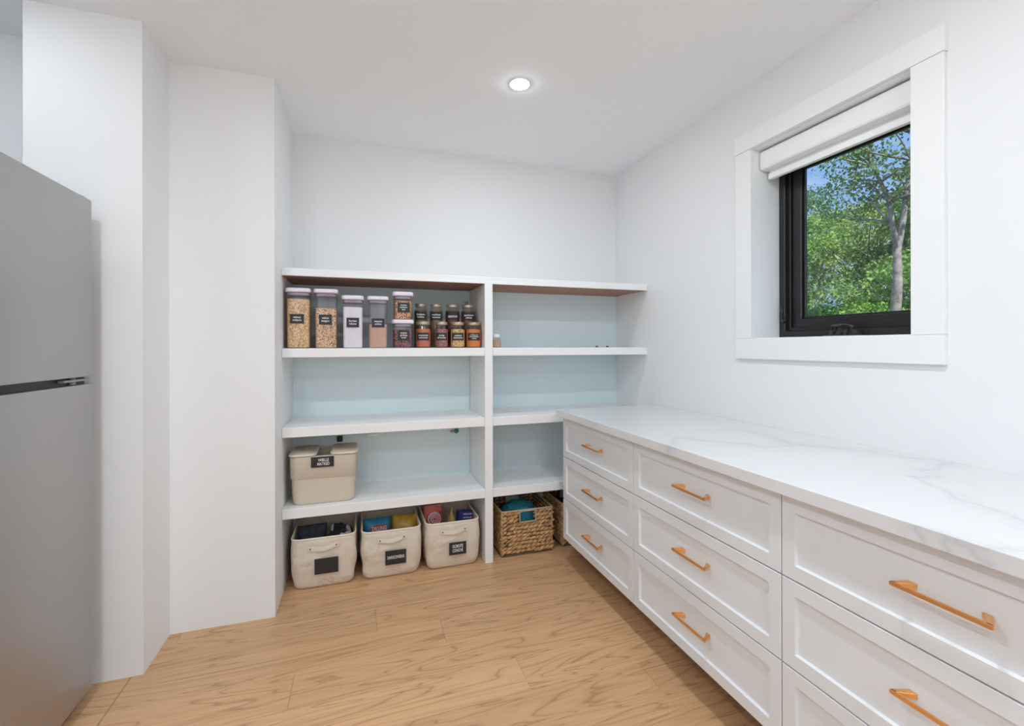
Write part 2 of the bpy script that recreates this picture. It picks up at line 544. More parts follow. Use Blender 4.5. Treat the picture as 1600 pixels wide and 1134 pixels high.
def ring(name, x0, x1, y0, y1, z0, z1, w, m, bev=0.003, wb=None):
    """picture-frame ring of four mitred bars in one mesh"""
    wb = wb or w
    bm = bmesh.new()
    out = [(y0, z0), (y1, z0), (y1, z1), (y0, z1)]
    inn = [(y0+w, z0+wb), (y1-w, z0+wb), (y1-w, z1-w), (y0+w, z1-w)]
    V = [[bm.verts.new((x-XR, p[0]-win.location.y, p[1]-WZ0)) for p in L] for x in (x0, x1) for L in (out, inn)]
    for i in range(4):
        j = (i+1) % 4
        bm.faces.new((V[0][i], V[0][j], V[1][j], V[1][i]))
        bm.faces.new((V[2][i], V[2][j], V[3][j], V[3][i]))
        bm.faces.new((V[0][i], V[0][j], V[2][j], V[2][i]))
        bm.faces.new((V[1][i], V[1][j], V[3][j], V[3][i]))
    bmesh.ops.recalc_face_normals(bm, faces=bm.faces)
    bmesh.ops.bevel(bm, geom=bm.edges[:], offset=bev, segments=1, affect='EDGES')
    o = obj(name, bm, m)
    o.parent = win
    return o
ring('outer_frame', XF0, XF0+0.075, fy0, fy1, fz0, fz1, 0.034, M['frame'])
ring('stop_bead', XF0+0.018, XF0+0.07, fy0+0.034, fy1-0.034, fz0+0.034, fz1-0.034, 0.016, M['frame'], 0.002)
sash = ring('sash', XF0+0.030, XF0+0.072, fy0+0.05, fy1-0.05, fz0+0.044, fz1-0.05, 0.048, M['frame'], 0.004)
ring('glazing_bead', XF0+0.044, XF0+0.058, fy0+0.098, fy1-0.098, fz0+0.090, fz1-0.098, 0.010, M['frame'], 0.002)
wpart('pane', XF0+0.050, XF0+0.054, fy0+0.095, fy1-0.095, fz0+0.09, fz1-0.095, M['glass'], 0.0)
# crank operator on the bottom bar
cy_, cz_ = 1.42, fz0
bm = bmesh.new()
prof = [(-0.075, 0.004), (0.075, 0.004), (0.072, 0.012), (0.050, 0.034), (0.030, 0.040), (-0.040, 0.040), (-0.062, 0.026)]
prism(bm, [(p[0]+cy_-win.location.y, p[1]+cz_-WZ0) for p in prof], 'x', XF0-0.030-XR, XF0-XR)
bmesh.ops.bevel(bm, geom=bm.edges[:], offset=0.003, segments=2, affect='EDGES')
crank = obj('crank_housing', bm, M['gloss'], win)
bm = bmesh.new()
yy, zz = cy_-win.location.y, cz_-WZ0
tube(bm, [(XF0-0.020-XR, yy+0.045, zz+0.030), (XF0-0.034-XR, yy+0.040, zz+0.046), (XF0-0.036-XR, yy-0.020, zz+0.050), (XF0-0.036-XR, yy-0.055, zz+0.040)], [0.006, 0.005, 0.005, 0.006], 8)
obj('crank_handle', bm, M['gloss'], win, True)
bm = bmesh.new()
box(bm, XF0-0.034-XR, XF0-XR, yy-0.085, yy+0.085, zz-0.0, zz+0.005, 0.002)
obj('crank_plate', bm, M['grey'], win)
# locking lever on the side bar
ly, lz = WY1-0.034-win.location.y, 1.45-WZ0
bm = bmesh.new()
tube(bm, [(XF0-XR+0.002, ly, lz-0.045), (XF0-XR-0.010, ly, lz-0.035), (XF0-XR-0.014, ly, lz+0.010), (XF0-XR-0.022, ly-0.002, lz+0.035), (XF0-XR-0.026, ly-0.004, lz+0.055)], [0.007, 0.007, 0.006, 0.006, 0.004], 8)
obj('lock_lever', bm, M['gloss'], win, True)

# roller blind in the head of the opening
blind = empty('roller_blind', (1.86, (WY0+WY1)/2, 2.105))
tag(blind, 'white roller blind cassette rolled up in the top of the window opening', 'blind')
bw = (WY1-WY0)/2 - 0.010
bm = bmesh.new()
prof = [(0.0, 0.055), (0.004, 0.047), (0.012, 0.044), (0.075, 0.044), (0.078, 0.05), (0.078, 0.132), (0.074, 0.138), (0.010, 0.138), (0.003, 0.134), (0.0, 0.125)]
# profile in x,z extruded along y
vr = [[bm.verts.new((p[0], s*bw, p[1])) for p in prof] for s in (-1, 1)]
n = len(prof)
for i in range(n): bm.faces.new((vr[0][i], vr[0][(i+1) % n], vr[1][(i+1) % n], vr[1][i]))
bm.faces.new(vr[0]); bm.faces.new(vr[1])
obj('cassette', bm, M['trim'], blind)
bm = bmesh.new(); box(bm, 0.036, 0.060, -bw+0.012, bw-0.012, 0.0, 0.030, 0.004); obj('bottom_rail', bm, M['trim'], blind)
bm = bmesh.new(); box(bm, 0.046, 0.050, -bw+0.014, bw-0.014, 0.026, 0.075); obj('shade_fabric', bm, M['shelf'], blind)

# switch plate at the edge of the picture
sw = empty('switch_plate', (XR - 0.0005, 0.745, 1.17))
tag(sw, 'white electrical plate on the right wall above the counter', 'switch plate')
obj('plate', box(bmesh.new(), -0.006, 0, -0.04, 0.04, -0.06, 0.06, 0.002), M['trim'], sw)
obj('rocker', box(bmesh.new(), -0.010, -0.004, -0.017, 0.017, -0.033, 0.033, 0.002), M['shelf'], sw)

# ------------------------------------------------------------------ ceiling lamps and added fill lights
def downlight(x, y_, label, lens='lens'):
    t = empty('recessed_downlight', (x, y_, H))
    tag(t, label, 'ceiling light', 'recessed ceiling lights')
    bm = bmesh.new()
    lathe(bm, [(0.046, -0.001), (0.046, -0.003), (0.049, -0.0035), (0.053, -0.002), (0.054, -0.0003), (0.05, 0.0)], 32, False, False)
    obj('trim_ring', bm, M['trim'], t, True)
    bm = bmesh.new()
    lathe(bm, [(0.046, -0.0035), (0.040, -0.0055), (0.02, -0.0065), (0.002, -0.007)], 32, False, True)
    obj('lens', bm, M[lens], t, True)
    return t
downlight(0.739, 2.115, 'round white recessed ceiling light glowing over the pantry floor', 'lenshalf')
downlight(0.739, 0.75, 'recessed ceiling light nearest the drawers, overhead')
downlight(0.739, -0.9, 'added recessed fill light behind the viewer on the drawer side')  # added unseen source, evens the light from behind
downlight(-0.75, -0.9, 'added recessed fill light behind the viewer on the refrigerator side')  # another added source out of view, brightens the room
downlight(-0.75, 0.75, 'added recessed fill light overhead on the refrigerator side')  # also added out of view, for flatter lighting
downlight(-1.25, 1.75, 'recessed ceiling light directly above the refrigerator', 'lensdim')
def fill_globe(x, y_, z, label):  # unseen globes added behind the camera as soft frontal fill
    t = empty('added_fill_globe', (x, y_, 0.0005))
    tag(t, label, 'fill light', 'added opal fill globes behind the viewer')
    bm = bmesh.new(); lathe(bm, [(0.13, 0.0), (0.13, 0.012), (0.125, 0.018), (0.012, 0.024)], 28); obj('base', bm, M['grey'], t, True)
    bm = bmesh.new(); tube(bm, [(0, 0, 0.02), (0, 0, z-0.145)], 0.009, 10); obj('pole', bm, M['grey'], t, True)
    bm = bmesh.new(); lathe(bm, [(0.012, z-0.17), (0.04, z-0.15), (0.045, z-0.125)], 20); obj('cup', bm, M['grey'], t, True)
    bm = bmesh.new(); bmesh.ops.create_uvsphere(bm, u_segments=32, v_segments=16, radius=0.14)
    obj('shade', bm, M['opal'], t, True, loc=(0, 0, z))
    return t
fill_globe(0.55, -0.75, 1.62, 'added opal fill globe behind the viewer on the drawer side')
fill_globe(-0.85, -0.85, 1.62, 'added opal fill globe behind the viewer on the refrigerator side')

# ------------------------------------------------------------------ shelving
unit = empty('shelving_unit', ((XL+XR)/2, YS, 0))
tag(unit, 'white built-in open shelving along the end wall with pale blue backing', 'shelving')
ux, uy = unit.location.x, unit.location.y
def upart(name, x0, x1, y0, y1, z0, z1, m, bev=0.0025):
    o = boxobj(name, x0-ux, x1-ux, y0-uy, y1-uy, z0, z1, m, None, bev)
    o.parent = unit
    return o
YP = YB - 0.010
SH = [(1.6645, 1.7045), (1.2349, 1.2832), (0.816, 0.8686), (0.3902, 0.4418)]
e = 0.0008
upart('top_shelf', XL+e, XR-e, YS, YP, SH[0][0]+0.006, SH[0][1], M['shelf'])
upart('shelf_nosing', XL+e, XR-e, YS-0.001, YS+0.018, SH[0][0], SH[0][0]+0.012, M['shelf'], 0.001)
for a, b in ((XL+e, XP0-e), (XP1+e, XR-e)):
    upart('underside_board', a, b, YS+0.018, YP, SH[0][0]+0.001, SH[0][0]+0.007, M['bare'], 0.0)
    for z0, z1 in SH[1:]:
        upart('shelf', a, b, YS, YP, z0, z1, M['shelf'])
upart('divider', XP0, XP1, YS-0.001, YP, 0.0, SH[0][0]+0.0005, M['shelf'])
levels = [SH[0][0]] + [z for s in SH[1:] for z in s] + [0.0]
for a, b in ((XL+e, XP0-e), (XP1+e, XR-e)):
    for zt, zb in zip(levels[0::2], levels[1::2]):
        upart('back_panel', a, b, YP, YB-0.0005, zb+e, zt-e, M['back'], 0.0)

# small fittings on the back panel under the third shelf
def small(name, label, cat, x, z, w, h_, m, d=0.012):
    o = obj(name, box(bmesh.new(), -w/2, w/2, -d, 0, -h_/2, h_/2, min(w, h_)*0.15), m, None, loc=(x, YP - 0.0003, z))
    tag(o, label, cat)
    return o
small('cable_clip', 'small black square clip fixed under the third shelf above the lidded bin', 'clip', -0.128, 0.722, 0.034, 0.036, M['black'])
small('wall_tab', 'thin white tab under the third shelf, middle of the bay', 'tab', 0.069, 0.735, 0.075, 0.018, M['trim'])
M['green'] = mat('green plastic', (0.03, 0.22, 0.10), 0.5, nodes=n_paint(300, 0.02))
bm = bmesh.new()
bmesh.ops.create_icosphere(bm, subdivisions=2, radius=0.017)
for v in bm.verts: v.co.y = v.co.y*0.4
o = obj('push_pin', bm, M['green'], None, True, loc=(0.601, YP-0.0072, 0.728))
tag(o, 'small round green pin under the third shelf by the divider', 'pin')
small('wall_tab', 'tiny grey tab beside the green pin under the third shelf', 'tab', 0.572, 0.727, 0.022, 0.014, M['grey'])

# ------------------------------------------------------------------ drawers and worktop
XD, XC = 1.1485, 1.1178
ZD, ZU, ZT = 0.141, 0.8718, 0.91
rows_z = [(0.6318, ZU-0.006), (0.3821, 0.6318), (ZD, 0.3821)]
cols_y = [(1.767, 2.5135), (1.0102, 1.767), (0.2535, 1.0102)]
def drawer_front(w, h_):
    """shaker front facing -x, centred, thickness 0.02"""
    bm = bmesh.new()
    fw, rc, ch = 0.041, 0.009, 0.003
    o_ = [(-w/2, -h_/2), (w/2, -h_/2), (w/2, h_/2), (-w/2, h_/2)]
    def inset(d): return [(-w/2+d, -h_/2+d), (w/2-d, -h_/2+d), (w/2-d, h_/2-d), (-w/2+d, h_/2-d)]
    loops = [(inset(0), 0.020), (inset(0), 0.0015), (inset(0.0015), 0.0), (inset(fw), 0.0), (inset(fw+ch), rc)]
    vr = [[bm.verts.new((x, p[0], p[1])) for p in L] for L, x in loops]
    for a, b in zip(vr, vr[1:]):
        for i in range(4):
            bm.faces.new((a[i], a[(i+1) % 4], b[(i+1) % 4], b[i]))
    bm.faces.new(vr[-1]); bm.faces.new(vr[0])
    return bm
def handle_bm(L=0.178):
    """flat bar pull with two splayed feet, along y, reaching out to -x"""
    bm = bmesh.new()
    s, t = 0.0046, 0.006
    for sg in (-1, 1):
        # foot: wide at the drawer, narrowing to the bar
        ring0 = [(0.009, sg*(L/2-0.026)+dy, dz) for dy, dz in ((-0.009, -0.0075), (0.009, -0.0075), (0.009, 0.0075), (-0.009, 0.0075))]
        ring1 = [(-0.020, sg*(L/2-0.008)+dy, dz) for dy, dz in ((-0.006, -s), (0.006, -s), (0.006, s), (-0.006, s))]
        ring2 = [(-0.028, sg*(L/2-0.006)+dy, dz) for dy, dz in ((-0.006, -s), (0.006, -s), (0.006, s), (-0.006, s))]
        loft(bm, [ring0, ring1, ring2])
    box(bm, -0.030, -0.022, -L/2, L/2, -s, s)
    bmesh.ops.recalc_face_normals(bm, faces=bm.faces)
    bmesh.ops.bevel(bm, geom=bm.edges[:], offset=0.0016, segments=2, affect='EDGES')
    return bm
cab_labels = ['white three-drawer base cabinet at the far end beside the shelving',
              'white three-drawer base cabinet in the middle of the run',
              'white three-drawer base cabinet nearest the viewer, at the right']
h_mesh = None
for (y0, y1), lab in zip(cols_y, cab_labels):
    c = empty('drawer_cabinet', (XD, (y0+y1)/2, 0))
    tag(c, lab, 'cabinet', 'base cabinets under the worktop')
    w = y1-y0
    obj('carcass', box(bmesh.new(), 0.021, XR-XD-0.002, -w/2+0.0005, w/2-0.0005, ZD, ZU, 0.001), M['cab'], c)
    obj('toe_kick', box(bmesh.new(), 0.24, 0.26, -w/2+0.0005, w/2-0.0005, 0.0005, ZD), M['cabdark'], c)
    for z0, z1 in rows_z:
        d = obj('drawer', drawer_front(w-0.004, z1-z0-0.004), M['cab'], c, loc=(0, 0, (z0+z1)/2))
        if h_mesh is None:
            hd = obj('handle', handle_bm(), M['brass'], d)
            h_mesh = hd.data
        else:
            hd = link(bpy.data.objects.new('handle', h_mesh), d)
        hd.location = (0, -0.012, 0.012)
        hd['label'] = 'slim brushed gold bar pull'
ct = obj('worktop', box(bmesh.new(), 0, XR-XC-0.001, 0.215-1.4, 2.545-1.4, 0, ZT-ZU-0.0005, 0.002), M['quartz'], None, loc=(XC, 1.4, ZU+0.0005))
tag(ct, 'white quartz worktop with faint grey veins over the drawers', 'worktop')

# ------------------------------------------------------------------ refrigerator
FX, FY1, FY0, FZ = -0.9385, 2.083, 1.29, 1.8265
fr = empty('refrigerator', (FX, (FY0+FY1)/2, 0))
tag(fr, 'tall stainless steel top-freezer refrigerator standing before the white pier', 'refrigerator')
fw = (FY1-FY0)/2
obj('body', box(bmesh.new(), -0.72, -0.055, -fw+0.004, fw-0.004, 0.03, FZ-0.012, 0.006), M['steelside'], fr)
def fdoor(name, z0, z1):
    bm = bmesh.new()
    # rounded door edges, outline in x,y lofted upwards
    pts = []
    for cx, cy, a0 in ((-0.012, fw-0.012, 0), (-0.040, fw-0.012, 90), (-0.040, -fw+0.012, 180), (-0.012, -fw+0.012, 270)):
        for i in range(5):
            a = R(a0 + 90*i/4)
            pts.append((cx + 0.012*math.cos(a), cy + 0.012*math.sin(a)))
    def rg(s, z): return [(p[0]*(1)-(0.003*(1-s) if p[0] > -0.026 else 0), p[1]*s, z) for p in pts]
    loft(bm, [rg(0.992, z0), rg(1, z0+0.004), rg(1, z1-0.004), rg(0.992, z1)])
    return obj(name, bm, M['steel'], fr)
d1 = fdoor('freezer_door', 1.186, FZ)
d2 = fdoor('fridge_door', 0.050, 1.158)
for d in (d1, d2):
    for p in d.data.polygons: p.use_smooth = len(p.vertices) == 4 and abs(p.normal.z) < 0.3
obj('door_gap_seal', box(bmesh.new(), -0.054, -0.024, -fw+0.006, fw-0.006, 1.15, 1.20), M['black'], fr)
hg = obj('hinge', box(bmesh.new(), -0.034, -0.006, fw-0.16, fw-0.008, 1.170, 1.178, 0.002), M['grey'], fr)
obj('hinge_pin', tube(bmesh.new(), [(-0.02, fw-0.09, 1.160), (-0.02, fw-0.09, 1.184)], 0.010, 12), M['grey'], hg)
obj('hinge_cap', box(bmesh.new(), -0.09, -0.012, fw-0.05, fw-0.010, FZ+0.0005, FZ+0.010, 0.004), M['grey'], fr)
obj('base_grille', box(bmesh.new(), -0.090, -0.060, -fw+0.01, fw-0.01, 0.012, 0.052, 0.002), M['black'], fr)
for s in (-1, 1):
    bm = bmesh.new()
    lathe(bm, [(0.018, 0.0), (0.018, 0.012), (0.010, 0.016), (0.010, 0.035)], 14)
    obj('levelling_foot', bm, M['black'], fr, loc=(-0.13, s*(fw-0.07), 0.0005))

# ------------------------------------------------------------------ canisters and jars
Z2 = SH[1][1] + 0.0005
def mottle(name, stops, scale, kind='noise', b=0.0, rough=0.8):
    return mat(name, stops[-1][1], rough, spec=0.2, nodes=n_mottle(stops, scale, 2.0, b, kind))
FILL = {
 'grain': mottle('tan grain', [(0.36, (0.48, 0.28, 0.12)), (0.5, (0.74, 0.50, 0.25)), (0.64, (0.90, 0.68, 0.40))], 150, b=0.3),
 'bean': mottle('pale beans with dark gaps', [(0.25, (0.90, 0.66, 0.42)), (0.5, (0.76, 0.50, 0.28)), (0.72, (0.34, 0.19, 0.10))], 150, 'voronoi', 0.5),
 'flour': mottle('white flour', [(0.3, (0.83, 0.80, 0.82)), (0.7, (0.87, 0.85, 0.87))], 40),
 'pinkgrain': mottle('pinkish grain', [(0.3, (0.525, 0.317, 0.212)), (0.7, (0.725, 0.488, 0.354))], 220, b=0.2),
 'nuts': mottle('orange brown nuts', [(0.2, (0.825, 0.512, 0.283)), (0.5, (0.625, 0.329, 0.142)), (0.7, (0.250, 0.110, 0.059))], 110, 'voronoi', 0.5),
 'kidney': mottle('dark red beans', [(0.2, (0.42, 0.20, 0.19)), (0.5, (0.26, 0.09, 0.09)), (0.7, (0.09, 0.03, 0.04))], 120, 'voronoi', 0.6),
 'herb': mottle('green brown herbs', [(0.3, (0.10, 0.09, 0.03)), (0.7, (0.24, 0.21, 0.09))], 160, b=0.3),
 'tea': mottle('grey brown leaves', [(0.3, (0.14, 0.11, 0.07)), (0.7, (0.30, 0.25, 0.18))], 160, b=0.3),
 'dred': mottle('dark red spice', [(0.3, (0.10, 0.015, 0.015)), (0.7, (0.22, 0.04, 0.04))], 160, b=0.2),
 'brown': mottle('red brown spice', [(0.3, (0.12, 0.035, 0.025)), (0.7, (0.27, 0.09, 0.06))], 160, b=0.2),
 'red': mottle('orange red lentils', [(0.3, (0.500, 0.122, 0.059)), (0.7, (0.775, 0.256, 0.142))], 190, b=0.3),
 'mauve': mottle('mauve brown beans', [(0.2, (0.525, 0.281, 0.260)), (0.5, (0.413, 0.183, 0.165)), (0.7, (0.188, 0.073, 0.071))], 150, 'voronoi', 0.4),
 'corn': mottle('yellow peas', [(0.2, (0.920, 0.732, 0.330)), (0.5, (0.825, 0.561, 0.201)), (0.7, (0.450, 0.268, 0.094))], 120, 'voronoi', 0.5),
 'orange': mottle('orange lentils', [(0.3, (0.688, 0.171, 0.035)), (0.7, (0.920, 0.342, 0.083))], 190, b=0.3),
}
def canister(xa, xb, zb, zl0, zl1, lxa, lxb, fill, fill_z, label_z0, label_z1, lx0, lx1, words, lab, yfront=2.656, group='clear canisters with white lids', depth=None):
    """xa..xb body, zb base, lid from zl0 to zl1"""
    w = xb-xa
    dpt = depth or w*1.05
    t = empty('food_canister', ((xa+xb)/2, yfront+dpt/2, zb))
    tag(t, lab, 'canister', group)
    bm = bmesh.new()
    hb = zl0-zb
    r = 0.016
    def rg(s, z): return [(p[0]*s, p[1]*s, z) for p in rrect(w, dpt, r)]
    loft(bm, [rg(0.90, 0.0), rg(0.955, 0.004), rg(0.96, 0.012), rg(1.0, hb-0.006), rg(1.0, hb)], True, False)
    obj('container_body', bm, M['plastic'], t, True)
    bm = bmesh.new()
    fz = fill_z-zb
    n_ = 0.003
    loft(bm, [[(p[0]*0.90, p[1]*0.90, n_) for p in rrect(w, dpt, r)],
              [(p[0]*0.925, p[1]*0.925, 0.012) for p in rrect(w, dpt, r)],
              [(p[0]*0.945, p[1]*0.945, fz-0.004 + 0.003*math.sin(3*i)) for i, p in enumerate(rrect(w, dpt, r))],
              [(p[0]*0.6, p[1]*0.6, fz+0.001) for p in rrect(w, dpt, r)]])
    obj('contents', bm, FILL[fill], t)
    # lid: seal collar inside the mouth and the white cap
    lw = lxb-lxa
    ld = dpt + (lw-w)
    bm = bmesh.new()
    def lg(s, z, a=lw, b=ld): return [(p[0]*s, p[1]*s, z) for p in rrect(a, b, 0.020)]
    hl = zl1-zl0
    loft(bm, [lg(0.985, hb+0.0005), lg(1.0, hb+0.003), lg(1.0, hb+hl*0.6), lg(0.97, hb+hl*0.92), lg(0.90, hb+hl)])
    lid = obj('lid', bm, M['lilac'], t, True)
    bm = bmesh.new()
    loft(bm, [lg(0.93, hb-0.016, w, dpt), lg(0.93, hb-0.002, w, dpt)])
    obj('seal', bm, M['seal'], lid)
    # label on the front
    lw_, lh_ = lx1-lx0, label_z1-label_z0
    lcx = (lx0+lx1)/2-(xa+xb)/2
    lcz = (label_z0+label_z1)/2-zb
    yl = -dpt/2-0.0008
    lb = obj('label', box(bmesh.new(), -lw_/2, lw_/2, -0.0006, 0.0006, -lh_/2, lh_/2), M['tag'], t, loc=(lcx, yl, lcz))
    nl = words.count('\n')+1
    text('lettering', words, lh_/(nl+1.2), M['ink'], lb, Matrix.Translation((0, -0.0009, lh_*0.02)), width=lw_*0.62)
    return t
# pixel columns of the photograph turned into metres on the shelf
def px(u, yy=2.656):   # image column -> x at depth yy near the shelf height
    a = math.atan((u-800)/714.685) + R(18.2225)
    return yy*math.tan(a)
def pz(u, v, yy=2.656):
    a = math.atan((u-800)/714.685)
    x = px(u, yy)
    dpt = x*math.sin(R(18.2225)) + yy*math.cos(R(18.2225))
    vh = 541.42 - (u-800)*math.sin(R(0.119))
    return 1.2897 - (v-vh)/714.685*dpt
def zoomA(x, y): return 440 + x/9.41, 440 + y/9.41
def zoomB(x, y): return 600 + x/9.41, 440 + y/9.41
def can(zoom, body, lid, ztop, zlid, base, fill, fill_y, label, words, lab, **k):
    u0, _ = zoom(body[0], 0); u1, _ = zoom(body[1], 0)
    l0, _ = zoom(lid[0], 0); l1, _ = zoom(lid[1], 0)
    um = (u0+u1)/2
    z = lambda yv: pz(um, zoom(0, yv)[1])
    zb = Z2 if base is None else base
    return canister(px(u0), px(u1), zb, z(zlid), z(ztop), px(l0), px(l1), fill, z(fill_y), z(label[3]), z(label[1]),
                    px(zoom(label[0], 0)[0]), px(zoom(label[2], 0)[0]), words, lab, **k)
can(zoomA, (65, 415), (48, 425), 88, 150, None, 'grain', 245, (125, 475, 330, 615), 'walnuts\nmulipure', 'tall clear canister full of tan grain, leftmost on the shelf')
can(zoomA, (485, 815), (465, 830), 105, 165, None, 'bean', 385, (550, 485, 740, 630), 'walcun\ntwegurs', 'tall clear canister of pale speckled beans, second from the left')
can(zoomA, (895, 1200), (885, 1215), 200, 262, None, 'flour', 368, (955, 530, 1140, 670), 'burtwe\nmluwe', 'medium clear canister filled with white flour')
can(zoomA, (1280, 1560), (1260, 1575), 212, 268, None, 'pinkgrain', 620, (1325, 540, 1515, 670), 'waunot\nurcloo', 'medium clear canister half full of pinkish brown grain')
c6 = can(zoomB, (145, 420), (120, 440), 555, 615, None, 'kidney', 700, (205, 715, 375, 865), 'twuntion\ngurnltoop\nnurolo', 'small square canister of dark red beans, lower of the stacked pair')
z6 = pz(613+14, zoomB(0, 555)[1])
can(zoomB, (150, 415), (125, 435), 148, 208, z6+0.0008, 'nuts', 275, (200, 308, 378, 450), 'nucntus\nturnlutoo\ntuno', 'small square canister of brown nuts stacked on top of another canister')

def jar(cx, cy, zb, r, hgt, fill, fill_frac, lid_r, lab_z, lab_h, words, lab, group, neck=0.0):
    t = empty('glass_jar', (cx, cy, zb), R(-8))
    tag(t, lab, 'jar', group)
    hn = hgt-0.014              # rim height; the lid sits above
    sh_ = hn-0.026
    prof = [(r*0.80, 0.0), (r*0.95, 0.003), (r, 0.010), (r, sh_-0.012), (r*0.95, sh_), (lid_r*0.93, hn-0.012), (lid_r*0.93, hn)]
    bm = bmesh.new()
    lathe(bm, prof, 28, True, False)
    obj('jar_body', bm, M['jar'], t, True)
    bm = bmesh.new()
    top = 0.006 + (sh_-0.006)*fill_frac
    lathe(bm, [(r*0.78, 0.004), (r*0.93, 0.008), (r*0.955, 0.014), (r*0.955, top-0.004), (r*0.90, top), (r*0.3, top+0.002)], 24)
    obj('contents', bm, FILL[fill], t)
    bm = bmesh.new()
    lathe(bm, [(lid_r, hn-0.004), (lid_r*1.02, hn-0.001), (lid_r*1.02, hgt-0.003), (lid_r*0.96, hgt), (lid_r*0.8, hgt-0.001)], 28)
    obj('lid', bm, M['jarlid'], t, False)
    # label bent round the front
    bm = bmesh.new()
    rr = r+0.0007
    A = 0.88
    lo, hi = [], []
    for i in range(13):
        a = -A + 2*A*i/12
        lo.append((rr*math.sin(a), -rr*math.cos(a), lab_z-lab_h/2))
        hi.append((rr*math.sin(a), -rr*math.cos(a), lab_z+lab_h/2))
    lo2 = [(p[0]*0.985, p[1]*0.985, p[2]) for p in lo]
    hi2 = [(p[0]*0.985, p[1]*0.985, p[2]) for p in hi]
    V = [[bm.verts.new(p) for p in L] for L in (lo, hi, hi2, lo2)]
    for a, b in ((0, 1), (1, 2), (2, 3), (3, 0)):
        for i in range(12):
            bm.faces.new((V[a][i], V[a][i+1], V[b][i+1], V[b][i]))
    for i in (0, 12): bm.faces.new([V[q][i] for q in range(4)])
    lb = obj('label', bm, M['tag'], t)
    nl = words.count('\n')+1
    text('lettering', words, lab_h/(nl+1.1), M['ink'], lb, Matrix.Translation((0, 0, lab_z)), wrap_r=rr+0.0005, width=2*rr*0.66)
    return t
yF, yR = 2.715, 2.80
FJ = [((465, 690), 'red', 'tewurtwel\nsurtovnnt', 'short glass jar of orange red lentils, leftmost of the front row'),
      ((745, 945), 'mauve', 'slorlap\ndirrormer', 'short glass jar of mauve brown beans in the front row'),
      ((975, 1190), 'corn', 'ywlavo\ntuclooro', 'short glass jar of yellow peas in the front row'),
      ((1205, 1425), 'orange', 'cnilnuus\nsuvnltoss\nnws', 'short glass jar of bright orange lentils next to the divider')]
for (a, b), f_, wds, lab in FJ:
    x0, x1 = px(600+a/9.41, yF), px(600+b/9.41, yF)
    jar((x0+x1)/2, yF, Z2, (x1-x0)/2*0.97, 0.153, f_, 0.97, (x1-x0)/2*0.86, 0.066, 0.044, wds, lab, 'short jars in the front row')
BJ = [((440, 640), 'herb', 'thulpots\nhnnlou', 'tall dark jar of green herbs in the back row'),
      ((668, 868), 'tea', 'nuloal\nmuos', 'tall jar of grey brown leaves in the back row'),
      ((900, 1115), 'dred', 'satunos', 'tall jar of dark red spice in the back row'),
      ((1130, 1350), 'brown', 'tpwlnors\nmlzns', 'tall jar of red brown spice in the back corner by the divider')]
for (a, b), f_, wds, lab in BJ:
    x0, x1 = px(600+a/9.41, yR), px(600+b/9.41, yR)
    jar((x0+x1)/2, yR, Z2, (x1-x0)/2*0.97, 0.265, f_, 1.0, (x1-x0)/2*0.82, 0.192, 0.050, wds, lab, 'tall jars in the back row')
# brown knob standing on the last jar lid
x0 = px(600+1215/9.41, yR)
bm = bmesh.new()
lathe(bm, [(0.009, 0.0), (0.012, 0.004), (0.008, 0.010), (0.013, 0.017), (0.007, 0.023), (0.002, 0.024)], 12)
o = obj('cork_stopper', bm, M['bark2'], None, True, loc=(x0, yR, Z2+0.2652))
tag(o, 'small brown stopper lying on the lid of the corner jar', 'stopper')

# little jar half hidden by the divider on the right bay
t = empty('spice_pot', (0.793, 2.72, Z2))
tag(t, 'tiny clear pot with white cap and beige contents beside the divider', 'pot')
bm = bmesh.new(); lathe(bm, [(0.026, 0), (0.029, 0.004), (0.029, 0.050), (0.020, 0.064), (0.020, 0.066)], 20, True, False); obj('pot_body', bm, M['jar'], t, True)
bm = bmesh.new(); lathe(bm, [(0.024, 0.003), (0.0275, 0.006), (0.0275, 0.044), (0.010, 0.046)], 20); obj('contents', bm, FILL['pinkgrain'], t)
bm = bmesh.new(); lathe(bm, [(0.021, 0.063), (0.022, 0.065), (0.022, 0.080), (0.019, 0.083)], 20); obj('cap', bm, M['trim'], t)
M['redbit'] = mat('brick red wax', (0.25, 0.07, 0.05), 0.5, nodes=n_paint(200, 0.05))
for xx, lab in ((px(932.5, 2.9), 'left one of two tiny red brown caps on the empty second shelf'), (px(949, 2.9), 'right one of two tiny red brown caps on the empty second shelf')):
    bm = bmesh.new(); lathe(bm, [(0.009, 0), (0.010, 0.002), (0.009, 0.008), (0.005, 0.010)], 14)
    tag(obj('bottle_cap', bm, M['redbit'], None, True, loc=(xx, 2.90, Z2)), lab, 'cap', 'tiny caps on the second shelf')

